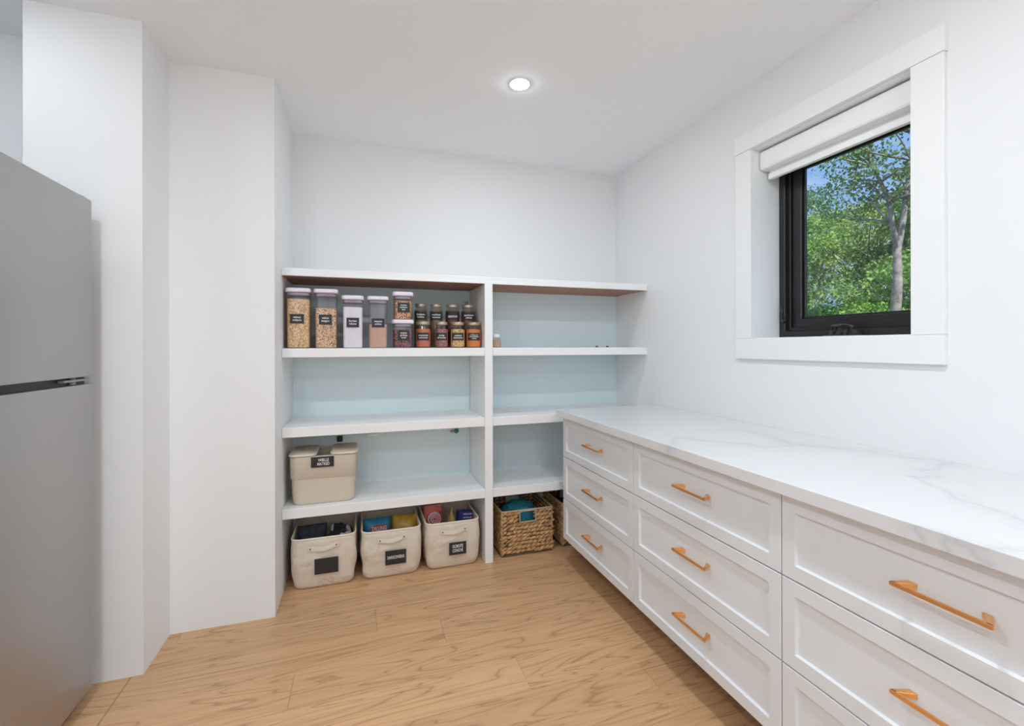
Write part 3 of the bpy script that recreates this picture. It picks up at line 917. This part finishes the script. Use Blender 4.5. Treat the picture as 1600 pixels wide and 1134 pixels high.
# ------------------------------------------------------------------ canvas bins
def bin_shell(w, d, h_, wall=0.006, taper=0.93, bulge=0.012, seed=0, z_in=0.01, fold=0.006):
    rnd = np.random.default_rng(seed)
    ph = rnd.uniform(0, 6.28, 6)
    bm = bmesh.new()
    N = 10
    base = rrect(1, d/w, 0.045/w, 6)
    dense = []
    for i in range(len(base)):            # subdivide the long sides
        a, b = base[i], base[(i+1) % len(base)]
        L = math.hypot(b[0]-a[0], b[1]-a[1])
        n_ = max(1, int(L/0.11))
        for k in range(n_): dense.append((a[0]+(b[0]-a[0])*k/n_, a[1]+(b[1]-a[1])*k/n_))
    def ring(z, s, inn=0.0, soft=1.0):
        out = []
        f_ = z/h_
        for p in dense:
            x, y_ = p[0]*w*s, p[1]*w*s
            r = math.hypot(p[0], p[1]/(d/w))
            mid = math.cos(min(1, abs(p[0])*2)*math.pi/2)
            b_ = bulge*math.sin(math.pi*min(1, f_*1.05))*soft
            wob = soft*fold*(math.sin(9*p[0]+5*f_+ph[0])*math.sin(7*p[1]+6*f_+ph[1]) + 0.6*math.sin(17*(p[0]+p[1])+11*f_+ph[2]))*(1-f_**3)
            k = (b_+wob-inn)/max(0.05, math.hypot(x, y_))
            out.append((x*(1+k), y_*(1+k), z))
        return out
    rings = [ring(0.0, taper*0.93, 0, 0), ring(0.006, taper*0.97, 0, 0.2), ring(0.02, taper, 0, 0.6)]
    for i in range(1, N):
        z = 0.02 + (h_-0.02)*i/N
        rings.append(ring(z, taper+(1-taper)*i/N))
    rings.append(ring(h_, 1.0, 0, 0))
    inner = [ring(h_, 1.0, wall, 0)]
    for i in range(N-1, 0, -3):
        z = 0.02 + (h_-0.02)*i/N
        inner.append(ring(z, taper+(1-taper)*i/N, wall))
    inner.append(ring(z_in, taper*0.95, wall, 0))
    loft(bm, rings+inner, True, True)
    return bm, [Vector(p) for p in ring(h_, 1.0, wall/2, 0)]
def front_patch(name, x0, x1, z0, z1, yb, m, parent):
    return boxobj(name, x0, x1, yb-0.0016, yb, z0, z1, m, parent, 0.0)
def tube_loop(bm, pts, r, n=6):
    pts = pts + [pts[0], pts[1]]
    tube(bm, pts, r, n, False)
def canvas_bin(cx, yf, z, w, d, h_, lab, words, lx, lz, lw, lh, seed, rz=0.0, hx=0.0):
    t = empty('storage_bin', (cx, yf+d/2, z), rz)
    tag(t, lab, 'storage bin', 'beige canvas bins on the floor')
    bm, rim = bin_shell(w, d, h_, seed=seed)
    obj('bin_body', bm, M['canvas'], t, True)
    bm = bmesh.new(); tube_loop(bm, rim, 0.0055); obj('rim_piping', bm, M['piping'], t, True)
    yb = -d/2-0.006
    # strap handle with two riveted ends
    bm = bmesh.new()
    hw = 0.155
    zs = h_*0.825
    N = 16
    top, bot = [], []
    rings = []
    for i in range(N+1):
        s = i/N
        x = (s-0.5)*hw
        sag = 0.009*math.sin(math.pi*min(1, max(0, (s-0.14)/0.72)))
        out = 0.010*math.sin(math.pi*min(1, max(0, (s-0.14)/0.72)))
        hh = 0.0115
        yb2 = yb - 0.003 - out
        zc = zs + 0.010*s - sag*0.75
        rings.append([(hx+x, yb2, zc-hh), (hx+x, yb2-0.004, zc-hh), (hx+x, yb2-0.004, zc+hh), (hx+x, yb2, zc+hh)])
    loft(bm, rings)
    hd = obj('handle', bm, M['piping'], t)
    for s in (-1, 1):
        bm = bmesh.new()
        tube(bm, [(hx+s*hw*0.42, yb-0.004, zs+0.005+s*0.004), (hx+s*hw*0.42, yb-0.0095, zs+0.005+s*0.004)], 0.0045, 10)
        obj('rivet', bm, M['rivet'], hd)
    yl = yb-0.0075
    lb = front_patch('label', lx-lw/2, lx+lw/2, lz-lh/2, lz+lh/2, yl, M['tag'], t)
    if words:
        nl = words.count('\n')+1
        text('lettering', words, lh*0.36 if nl > 1 else lh*0.30, M['ink'], lb, Matrix.Translation((lx, yl-0.0020, lz)), width=lw*(0.80 if nl == 1 else 0.62))
    return t
BD = 0.375
canvas_bin(-0.194, 2.640, 0.0005, 0.325, BD, 0.268, 'beige canvas floor bin with a blank black label, leftmost', '', 0.015, 0.125, 0.118, 0.082, 1)
canvas_bin(0.160, 2.640, 0.0005, 0.325, BD, 0.262, 'beige canvas floor bin with one-word label, middle of three', 'DARGCSWEENS', 0.020, 0.118, 0.112, 0.078, 2)
canvas_bin(0.508, 2.640, 0.0005, 0.318, BD, 0.265, 'beige canvas floor bin with two-line label next to the divider', 'OCMOITE\nCONICHE', 0.022, 0.118, 0.100, 0.072, 3)

# lidded bin on the fourth shelf
LW, LD, LH = 0.335, 0.235, 0.262
t = empty('lidded_bin', (-0.195, 2.668+LD/2, SH[3][1]+0.0005))
tag(t, 'oatmeal fabric bin with two lid flaps on the lowest shelf', 'storage bin')
bm, rim = bin_shell(LW, LD, LH, seed=9, taper=0.945, bulge=0.0, fold=0.0012)
obj('bin_body', bm, M['canvas2'], t, True)
# folded upper band
bm = bmesh.new()
def band(z, s): return [(p[0]*s, p[1]*s, z) for p in rrect(LW, LD, 0.04, 6)]
loft(bm, [band(0.140, 0.985), band(0.142, 1.004), band(LH-0.01, 1.018), band(LH, 1.014), band(LH, 0.98), band(0.142, 0.965)], False, False)
obj('upper_band', bm, M['canvas2'], t, True)
for x0, x1 in ((-LW/2-0.004, -LW/2+0.128), (LW/2-0.132, LW/2+0.004)):
    bm = bmesh.new()
    cx_, w_ = (x0+x1)/2, x1-x0
    loft(bm, [[(cx_+p[0]*s, p[1]*s-0.002, z) for p in rrect(w_, LD+0.012, 0.030, 5)] for s, z in ((0.98, LH+0.001), (1.0, LH+0.004), (1.0, LH+0.010), (0.985, LH+0.013))])
    fl = obj('lid_flap', bm, M['canvas2'], t, True)
    bm = bmesh.new()
    tube_loop(bm, [Vector((cx_+p[0]*1.0, p[1]*1.0-0.002, LH+0.006)) for p in rrect(w_, LD+0.012, 0.030, 5)], 0.0042)
    obj('piping', bm, M['piping'], fl, True)
yl = -LD/2-0.010
lb = front_patch('label', -0.062, 0.052, LH-0.060, LH-0.004, yl, M['tag'], t)
text('lettering', 'WBILLE\nMATKED', 0.022, M['ink'], lb, Matrix.Translation((0.000, yl-0.0020, LH-0.033)), width=0.062)

# ------------------------------------------------------------------ things in the bins
def pouch(name, lab, cat, loc, w, d, h_, m, rot=(0, 0, 0), puff=0.3, group=None):
    """soft packet: pillow shape with crimped top and bottom edges"""
    bm = bmesh.new()
    N = 8
    grid = {}
    for s in (0, 1):
        for i in range(N+1):
            for j in range(N+1):
                u, v = i/N*2-1, j/N*2-1
                th = d/2*max(0.04, (1-u**4)*(1-abs(v)**3))*(1+0.12*math.sin(5*u+3*v))
                grid[s, i, j] = bm.verts.new((u*w/2*(1-0.02*(1-v*v)), (-th if s == 0 else th), h_/2+v*h_/2))
    for s in (0, 1):
        for i in range(N):
            for j in range(N):
                bm.faces.new((grid[s, i, j], grid[s, i+1, j], grid[s, i+1, j+1], grid[s, i, j+1]))
    for i in range(N):
        for j in (0, N): bm.faces.new((grid[0, i, j], grid[0, i+1, j], grid[1, i+1, j], grid[1, i, j]))
        bm.faces.new((grid[0, 0, i], grid[0, 0, i+1], grid[1, 0, i+1], grid[1, 0, i]))
        bm.faces.new((grid[0, N, i], grid[0, N, i+1], grid[1, N, i+1], grid[1, N, i]))
    o = obj(name, bm, m, None, True, loc=loc)
    o.rotation_euler = rot
    return tag(o, lab, cat, group)
def plain(name, c, rough=0.4, s=300): return mat(name, c, rough, nodes=n_paint(s, 0.04))
M['navy'] = mat('dark navy cloth', (0.028, 0.036, 0.055), 0.8, nodes=n_mottle([(0.3, (0.02, 0.025, 0.04)), (0.7, (0.045, 0.055, 0.08))], 80, 3, 0.3))
M['bw'] = mat('black and grey patterned cloth', (0.1, 0.1, 0.1), 0.85, nodes=n_mottle([(0.50, (0.008, 0.008, 0.009)), (0.53, (0.42, 0.43, 0.45))], 16, 0.0))
M['packblue'] = plain('bright blue film', (0.02, 0.23, 0.45), 0.3)
M['packred'] = plain('red print', (0.45, 0.05, 0.05), 0.45)
M['packyel'] = mat('mustard film', (0.50, 0.31, 0.03), 0.3, nodes=n_mottle([(0.35, (0.42, 0.25, 0.02)), (0.65, (0.60, 0.40, 0.06))], 22, 3))
M['boxred'] = mat('red printed card', (0.48, 0.06, 0.06), 0.4, nodes=n_mottle([(0.40, (0.42, 0.03, 0.04)), (0.60, (0.62, 0.15, 0.12))], 18, 3))
M['gold'] = plain('mustard gold plastic', (0.52, 0.34, 0.08), 0.35)
M['boxblue'] = plain('royal blue card', (0.02, 0.035, 0.22), 0.4)
# first bin
pouch('zip_pouch', 'dark navy cloth pouch in the bin with the blank label', 'pouch', (-0.262, 2.765, 0.078), 0.155, 0.06, 0.215, M['navy'], (R(-12), 0, R(4)))
def crumple(name, lab, cat, loc, rx, ry, rz_, m, seed, sub=4, amp=0.35, zmin=None):
    bm = bmesh.new()
    bmesh.ops.create_icosphere(bm, subdivisions=sub, radius=1.0)
    rnd = np.random.default_rng(seed)
    K = [(Vector(rnd.normal(size=3))*3.0, rnd.uniform(0, 6.28)) for _ in range(9)]
    for v in bm.verts:
        a = sum(abs(math.sin(k.dot(v.co)+p)) for k, p in K)/9 - 0.63
        s = 1+amp*2.2*a
        v.co = Vector((v.co.x*rx*s, v.co.y*ry*s, v.co.z*rz_*s))
        if zmin is not None: v.co.z = max(v.co.z, zmin)
    return tag(obj(name, bm, m, None, True, loc=loc), lab, cat)
crumple('folded_cloth', 'crumpled black and white patterned cloth in the bin with the blank label', 'cloth', (-0.118, 2.765, 0.195), 0.070, 0.062, 0.092, M['bw'], 5)
# second bin
pk = empty('snack_packet', (0.088, 2.775, 0.078), 0)
pk.rotation_euler = (R(-14), 0, R(2))
tag(pk, 'bright blue snack packet standing in the middle floor bin', 'packet')
o = pouch('packet_film', None, None, (0, 0, 0), 0.150, 0.05, 0.205, M['packblue']); o.parent = pk
bm = bmesh.new()
loft(bm, [[(0.05*math.cos(2*math.pi*i/24)+0.01, yv, 0.146+0.024*math.sin(2*math.pi*i/24)) for i in range(24)] for yv in (-0.0265, -0.020)])
bd = obj('badge', bm, M['packred'], pk)
text('lettering', 'DILLING', 0.030, M['ink'], bd, Matrix.Translation((0.01, -0.0272, 0.147)), width=0.080)
pouch('crisp_packet', 'mustard yellow crisp packet in the middle floor bin', 'packet', (0.238, 2.79, 0.078), 0.148, 0.07, 0.205, M['packyel'], (R(-10), R(3), R(-4)))
# third bin
rb = empty('tall_carton', (0.432, 2.81, 0.016))
rb.rotation_euler = (R(-6), R(-4), R(-4))
tag(rb, 'red printed carton with a spiral emblem leaning in the bin by the divider', 'carton')
obj('carton_body', box(bmesh.new(), -0.052, 0.052, -0.03, 0.03, 0.006, 0.305, 0.002), M['boxred'], rb)
bm = bmesh.new()
N = 70
pts = []
for i in range(N):
    a = i/N*5*math.pi
    r = 0.006+0.026*i/N
    pts.append((0.006+r*math.cos(a), -0.0315, 0.222+r*math.sin(a)))
tube(bm, pts, 0.0022, 5)
em = obj('spiral_emblem', bm, M['ink'], rb)
bm = bmesh.new()
tube_loop(bm, [Vector((0.006+0.037*math.cos(2*math.pi*i/28), -0.0315, 0.222+0.037*math.sin(2*math.pi*i/28))) for i in range(28)], 0.0025, 5)
obj('emblem_ring', bm, M['ink'], rb)
bm = bmesh.new()
lathe(bm, [(0.020, 0), (0.023, 0.004), (0.023, 0.20), (0.020, 0.215), (0.010, 0.228), (0.009, 0.25), (0.004, 0.262), (0.003, 0.275)], 18)
tag(obj('squeeze_bottle', bm, M['gold'], None, True, loc=(0.525, 2.79, 0.030)), 'small gold bottle with pointed cap in the bin by the divider', 'bottle')
bb = empty('blue_carton', (0.600, 2.79, 0.035), R(8))
bb.rotation_euler = (R(-10), R(6), R(6))
tag(bb, 'royal blue carton with white lettering in the bin by the divider', 'carton')
obj('carton_body', box(bmesh.new(), -0.052, 0.052, -0.035, 0.035, 0.0, 0.232, 0.014, 3), M['boxblue'], bb)
for i, (wds, zz) in enumerate((('wluoolr', 0.212), ('wlulools', 0.192), ('noloowo', 0.172))):
    text('lettering', wds, 0.016, M['ink'], bb, Matrix.Translation((0.004, -0.0358, zz)), width=0.062)
text('lettering', 'ARNOLW', 0.022, M['ink'], bb, Matrix.Translation((0.008, -0.0358, 0.146)), width=0.078)

# ------------------------------------------------------------------ wicker baskets
def basket(cx, yf, w, d, h_, lab, seed):
    t = empty('wicker_basket', (cx, yf+d/2, 0.0005))
    tag(t, lab, 'basket', 'wicker baskets under the lowest shelf')
    hx0, hx1, hz0, hz1 = -0.048, 0.052, h_-0.072, h_-0.012       # handle hole in front and rear
    # thin lining with hand holes
    def panel_front(y0, y1):
        bm = bmesh.new()
        xs = [-w/2+0.004, hx0, hx1, w/2-0.004]; zs = [0.004, hz0, hz1, h_-0.004]
        V = {}
        for s, yy in ((0, y0), (1, y1)):
            for i, xx in enumerate(xs):
                for j, zz in enumerate(zs): V[s, i, j] = bm.verts.new((xx, yy, zz))
        for i in range(3):
            for j in range(3):
                if (i, j) == (1, 1): continue
                for s in (0, 1): bm.faces.new((V[s, i, j], V[s, i+1, j], V[s, i+1, j+1], V[s, i, j+1]))
        for j in (1, 2): bm.faces.new((V[0, 1, j], V[0, 2, j], V[1, 2, j], V[1, 1, j]))
        for i in (1, 2): bm.faces.new((V[0, i, 1], V[0, i, 2], V[1, i, 2], V[1, i, 1]))
        for i in range(3):
            for j in (0, 3): bm.faces.new((V[0, i, j], V[0, i+1, j], V[1, i+1, j], V[1, i, j]))
            for ii in (0, 3): bm.faces.new((V[0, ii, i], V[0, ii, i+1], V[1, ii, i+1], V[1, ii, i]))
        return bm
    obj('wall_lining', panel_front(-d/2+0.006, -d/2+0.010), M['wickerin'], t)
    obj('wall_lining', panel_front(d/2-0.010, d/2-0.006), M['wickerin'], t)
    for s in (-1, 1):
        obj('wall_lining', box(bmesh.new(), s*(w/2-0.008)-0.002, s*(w/2-0.008)+0.002, -d/2+0.010, d/2-0.010, 0.004, h_-0.004), M['wickerin'], t)
    obj('base', box(bmesh.new(), -w/2+0.01, w/2-0.01, -d/2+0.01, d/2-0.01, 0.002, 0.010), M['wickerin'], t)
    # woven strands: slanted overlapping lumps in rows
    rnd = random.Random(seed)
    verts, faces = [], []
    def lump(c, ax, out, L, th, tk, slant):
        # spindle of six-sided rings
        ax = Vector(ax); out = Vector(out); up = Vector((0, 0, 1))
        dirv = (ax*math.cos(slant)+up*math.sin(slant)).normalized()
        side = out.cross(dirv)
        b0 = len(verts)
        prof = ((-1, 0.15), (-0.55, 0.8), (0, 1.0), (0.55, 0.8), (1, 0.15))
        for f_, s in prof:
            for k in range(6):
                a = math.pi*2*k/6
                p = Vector(c)+dirv*(f_*L/2)+side*(math.cos(a)*th/2*s)+out*(math.sin(a)*tk*s + 0.003*f_)
                verts.append(p)
        for i in range(4):
            for k in range(6):
                faces.append((b0+i*6+k, b0+i*6+(k+1) % 6, b0+(i+1)*6+(k+1) % 6, b0+(i+1)*6+k))
    rh = 0.0235
    nrow = int((h_-0.012)/rh)
    for r_ in range(nrow):
        zc = 0.012+rh*(r_+0.5)
        for ax, out, L0, off in (((1, 0, 0), (0, -1, 0), w, d/2), ((1, 0, 0), (0, 1, 0), w, d/2), ((0, 1, 0), (1, 0, 0), d, w/2), ((0, 1, 0), (-1, 0, 0), d, w/2)):
            n_ = int(L0/0.030)
            ph = rnd.random()
            for k in range(n_):
                s = (k+0.15+0.7*ph*(k > 0))/n_*L0-L0/2+0.01
                if s > L0/2-0.006: continue
                zz = zc+rnd.uniform(-0.002, 0.002)
                if ax[0] and hx0-0.010 < s < hx1+0.010 and zz > hz0-0.006: continue
                c = Vector(ax)*s+Vector(out)*(off-0.003)+Vector((0, 0, zz))
                lump(c, ax, out, rnd.uniform(0.042, 0.056), rnd.uniform(0.019, 0.025), rnd.uniform(0.008, 0.012), rnd.uniform(0.28, 0.55))
    me = bpy.data.meshes.new('weave')
    me.from_pydata([tuple(v) for v in verts], [], faces)
    for p in me.polygons: p.use_smooth = True
    me.materials.append(M['wicker'])
    wv = link(bpy.data.objects.new('weave', me), t)
    wv['kind'] = 'stuff'
    # edging
    bm = bmesh.new(); tube_loop(bm, [Vector((p[0], p[1], h_-0.003)) for p in rrect(w, d, 0.012, 3)], 0.0055); obj('rim', bm, M['cord'], t, True)
    for sx in (-1, 1):
        for sy in (-1, 1):
            bm = bmesh.new(); tube(bm, [(sx*(w/2-0.002), sy*(d/2-0.002), 0.006), (sx*(w/2-0.002), sy*(d/2-0.002), h_-0.004)], 0.0045, 8)
            obj('corner_post', bm, M['cord'], t, True)
    bm = bmesh.new(); tube_loop(bm, [Vector((p[0], p[1], 0.006)) for p in rrect(w, d, 0.012, 3)], 0.005); obj('bottom_edge', bm, M['wickerin'], t, True)
    bm = bmesh.new()
    pts = [Vector((0.002+p[0], -d/2-0.003, (hz0+hz1)/2+p[1])) for p in rrect(hx1-hx0+0.006, hz1-hz0+0.008, 0.008, 3)]
    tube_loop(bm, pts, 0.0045); obj('handle_edging', bm, M['cord'], t, True)
    return t
basket(0.980, 2.675, 0.335, 0.315, 0.278, 'brown wicker basket holding a teal cloth under the lowest shelf', 21)
basket(1.395, 2.700, 0.335, 0.315, 0.278, 'brown wicker basket half hidden behind the end of the drawers', 22)
cl = crumple('folded_towel', 'crumpled teal cloth heaped in the front wicker basket', 'cloth', (0.965, 2.812, 0.175), 0.128, 0.110, 0.118, M['teal'], 8, amp=0.16)

# ------------------------------------------------------------------ outside: ground, trees, shrubs
GZ = -0.4
g = boxobj('ground', XR+0.30, 45, -25, 50, GZ-0.2, GZ, M['soil'])
g['kind'] = 'structure'
def leaves(name, centers, size, m, parent):
    n = len(centers)
    c = np.asarray(centers, float)
    a = RNG.normal(size=(n, 3)); a /= np.linalg.norm(a, axis=1)[:, None]
    b = RNG.normal(size=(n, 3)); b -= (a*b).sum(1)[:, None]*a; b /= np.linalg.norm(b, axis=1)[:, None]
    s = size*RNG.uniform(0.6, 1.3, n)[:, None]
    V = np.stack([c-a*s*0.5, c-b*s*0.28+a*s*0.05, c+a*s*0.5, c+b*s*0.28+a*s*0.05], 1).reshape(-1, 3)
    me = bpy.data.meshes.new(name)
    me.vertices.add(4*n); me.vertices.foreach_set('co', V.ravel())
    me.loops.add(4*n); me.loops.foreach_set('vertex_index', np.arange(4*n))
    me.polygons.add(n); me.polygons.foreach_set('loop_start', np.arange(0, 4*n, 4))
    me.update(calc_edges=True)
    me.materials.append(m)
    o = link(bpy.data.objects.new(name, me), parent)
    o['kind'] = 'stuff'
    return o
def limb(bm, p0, p1, r0, r1, n=6, wob=0.06, seg=6):
    p0, p1 = Vector(p0), Vector(p1)
    L = (p1-p0).length
    pts, rs = [], []
    for i in range(seg+1):
        f_ = i/seg
        j = Vector(RNG.normal(size=3))*wob*L*0.25*math.sin(math.pi*f_)
        pts.append(p0.lerp(p1, f_)+j); rs.append(r0+(r1-r0)*f_)
    tube(bm, pts, rs, n)
    return pts
def bushy_tree(name, lab, x, y_, h_, rad, m, bark, nl, leaf=0.08, crown0=0.25, group='trees outside the window', cat='tree', clumps=40):
    t = empty(name, (x, y_, GZ))
    tag(t, lab, cat, group)
    bm = bmesh.new()
    spine = limb(bm, (0, 0, -0.05), (RNG.normal()*0.2, RNG.normal()*0.2, h_*0.93), 0.035+0.011*h_, 0.012, 8, 0.10, 8)
    trunk = obj('trunk', bm, bark, t, True)
    cs = []
    for i in range(clumps):
        f_ = crown0+(1-crown0)*((i+0.5)/clumps)
        a = RNG.uniform(0, 2*math.pi)
        env = rad*math.sin(math.pi*min(0.97, 0.18+0.80*(f_-crown0)/(1-crown0)))**0.7
        rr = env*math.sqrt(RNG.uniform(0.15, 1.0))
        base = spine[min(8, int(f_*0.85*8))]
        tip = Vector((math.cos(a)*rr, math.sin(a)*rr, h_*f_))
        bmb = bmesh.new()
        if i % 3 == 0:
            limb(bmb, base, tip, 0.018, 0.006, 5, 0.12, 4)
            obj('branch', bmb, bark, t, True)
        else:
            bmb.free()
        cs.append((tip, RNG.uniform(0.55, 1.0)*rad*0.42))
    per = nl//clumps
    P = []
    for tip, cr in cs:
        q = RNG.normal(size=(per, 3))*np.array([1, 1, 0.40])*cr*0.46
        P.append(q+np.array(tip))
    P = np.concatenate(P)
    P = P[P[:, 2] > 0.05]
    leaves('foliage', P, leaf, m, t)
    return t
# forked pale tree seen through the right half of the pane
t = empty('forked_tree', (7.0, 4.27, GZ))
tag(t, 'slender tree with a pale forked trunk outside the window', 'tree', 'trees outside the window')
o0 = Vector((7.0, 4.27, GZ))
def wp(u, v, X=7.0):      # a point of the tree standing in the plane x = 7
    a = math.atan((u-800)/714.685)+R(18.2225)
    yy = X/math.tan(a)
    dpt = X*math.sin(R(18.2225))+yy*math.cos(R(18.2225))
    return Vector((X, yy, 1.2897-(v-541.0)/714.685*dpt))-o0
bm = bmesh.new()
base = wp(1399, 492)
foot = Vector((base.x-0.1, base.y+0.05, 0.0))
fork = wp(1402, 392)
pb = [fork, wp(1411, 345, 7.05), wp(1418, 300, 7.05), wp(1424, 250, 7.1), wp(1430, 205, 7.1), wp(1436, 150, 7.1), wp(1440, 90, 7.1)]
tube(bm, [foot, (foot+base)/2+Vector((0.02, 0.02, 0)), base, wp(1403, 440)]+pb, [0.12, 0.10, 0.062, 0.056, 0.048, 0.038, 0.034, 0.030, 0.026, 0.022, 0.016], 10)
obj('trunk', bm, M['bark'], t, True)
tips = []
bm = bmesh.new()
pa = [fork, wp(1395, 350, 6.95), wp(1389, 315, 6.9), wp(1377, 285, 6.85), wp(1364, 262, 6.8), wp(1356, 225, 6.8)]
tube(bm, pa, [0.044, 0.032, 0.028, 0.022, 0.017, 0.010], 8); obj('branch', bm, M['bark'], t, True)
tw = []
for q in pa[1:]+pb[2:]:
    for _ in range(3):
        dv = Vector((RNG.normal()*0.45, RNG.normal()*0.6, RNG.uniform(0.0, 0.6)))
        bmb = bmesh.new()
        limb(bmb, q, q+dv, 0.018, 0.004, 5, 0.15, 4)
        obj('twig', bmb, M['bark'], t, True)
        tw += [(q+dv*0.7, 0.13), (q+dv, 0.16)]
for u, v in ((1335, 262), (1310, 285), (1295, 300), (1350, 240), (1330, 228), (1395, 205), (1405, 240), (1418, 275), (1290, 262), (1310, 240), (1385, 235), (1425, 300)):
    tw.append((wp(u, v, 6.9), 0.15))
for u, v, e_ in ((1300, 262, pa[4]), (1322, 245, pa[4]), (1340, 215, pa[5]), (1390, 200, pb[3]), (1315, 300, pa[3])):
    bmb = bmesh.new(); limb(bmb, e_, wp(u, v, 6.85), 0.016, 0.004, 5, 0.1, 5); obj('twig', bmb, M['bark'], t, True)
P = np.concatenate([RNG.normal(size=(64, 3))*np.array([1.2, 1.0, 0.55])*r*0.68+np.array(c) for c, r in tw])
leaves('foliage', P, 0.060, M['leaf4'], t)

TR = [('maple_tree', 'bright green bushy tree beyond the left of the window pane', 9.6, 7.7, 4.5, 1.5, 'leaf1', 13000),
      ('maple_tree', 'fresh green tree in the middle of the window view', 10.6, 7.0, 4.7, 1.6, 'leaf3', 13000),
      ('maple_tree', 'dark green tree at the far left of the window view', 12.0, 9.9, 6.0, 1.9, 'leaf2', 13000),
      ('maple_tree', 'dark green tree behind the forked trunk', 10.2, 5.9, 4.9, 1.4, 'leaf2', 11000),
      ('maple_tree', 'tall yellow green tree at the back of the thicket', 13.5, 9.4, 5.6, 2.0, 'leaf3', 13000),
      ('maple_tree', 'green tree at the right edge of the window view', 9.2, 4.9, 3.6, 1.3, 'leaf1', 10000),
      ('maple_tree', 'deep green tree filling the back of the thicket', 14.5, 8.0, 5.2, 2.2, 'leaf2', 13000),
      ('maple_tree', 'pale green tree at the left edge of the thicket', 9.5, 9.4, 4.9, 1.7, 'leaf3', 11000)]
for nm, lab, x, y_, h_, rad, m, nl in TR:
    bushy_tree(nm, lab, x, y_, h_, rad, M[m], M['bark2'], nl)
SB = [('leafy shrub low in the left of the window view', 7.6, 5.9, 2.35, 'leaf2'),
      ('bright leafy shrub low in the middle of the window view', 7.9, 5.3, 2.35, 'leaf1'),
      ('leafy shrub behind the foot of the pale trunk', 8.2, 4.7, 2.4, 'leaf2'),
      ('yellow green shrub at the right foot of the window view', 7.8, 4.0, 2.3, 'leaf3'),
      ('dense shrub at the left edge of the window view', 8.0, 6.9, 2.5, 'leaf1')]
for lab, x, y_, h_, m in SB:
    bushy_tree('leafy_shrub', lab, x, y_, h_, 0.9, M[m], M['bark2'], 6500, 0.07, 0.10, 'shrubs outside the window', 'shrub', 24)
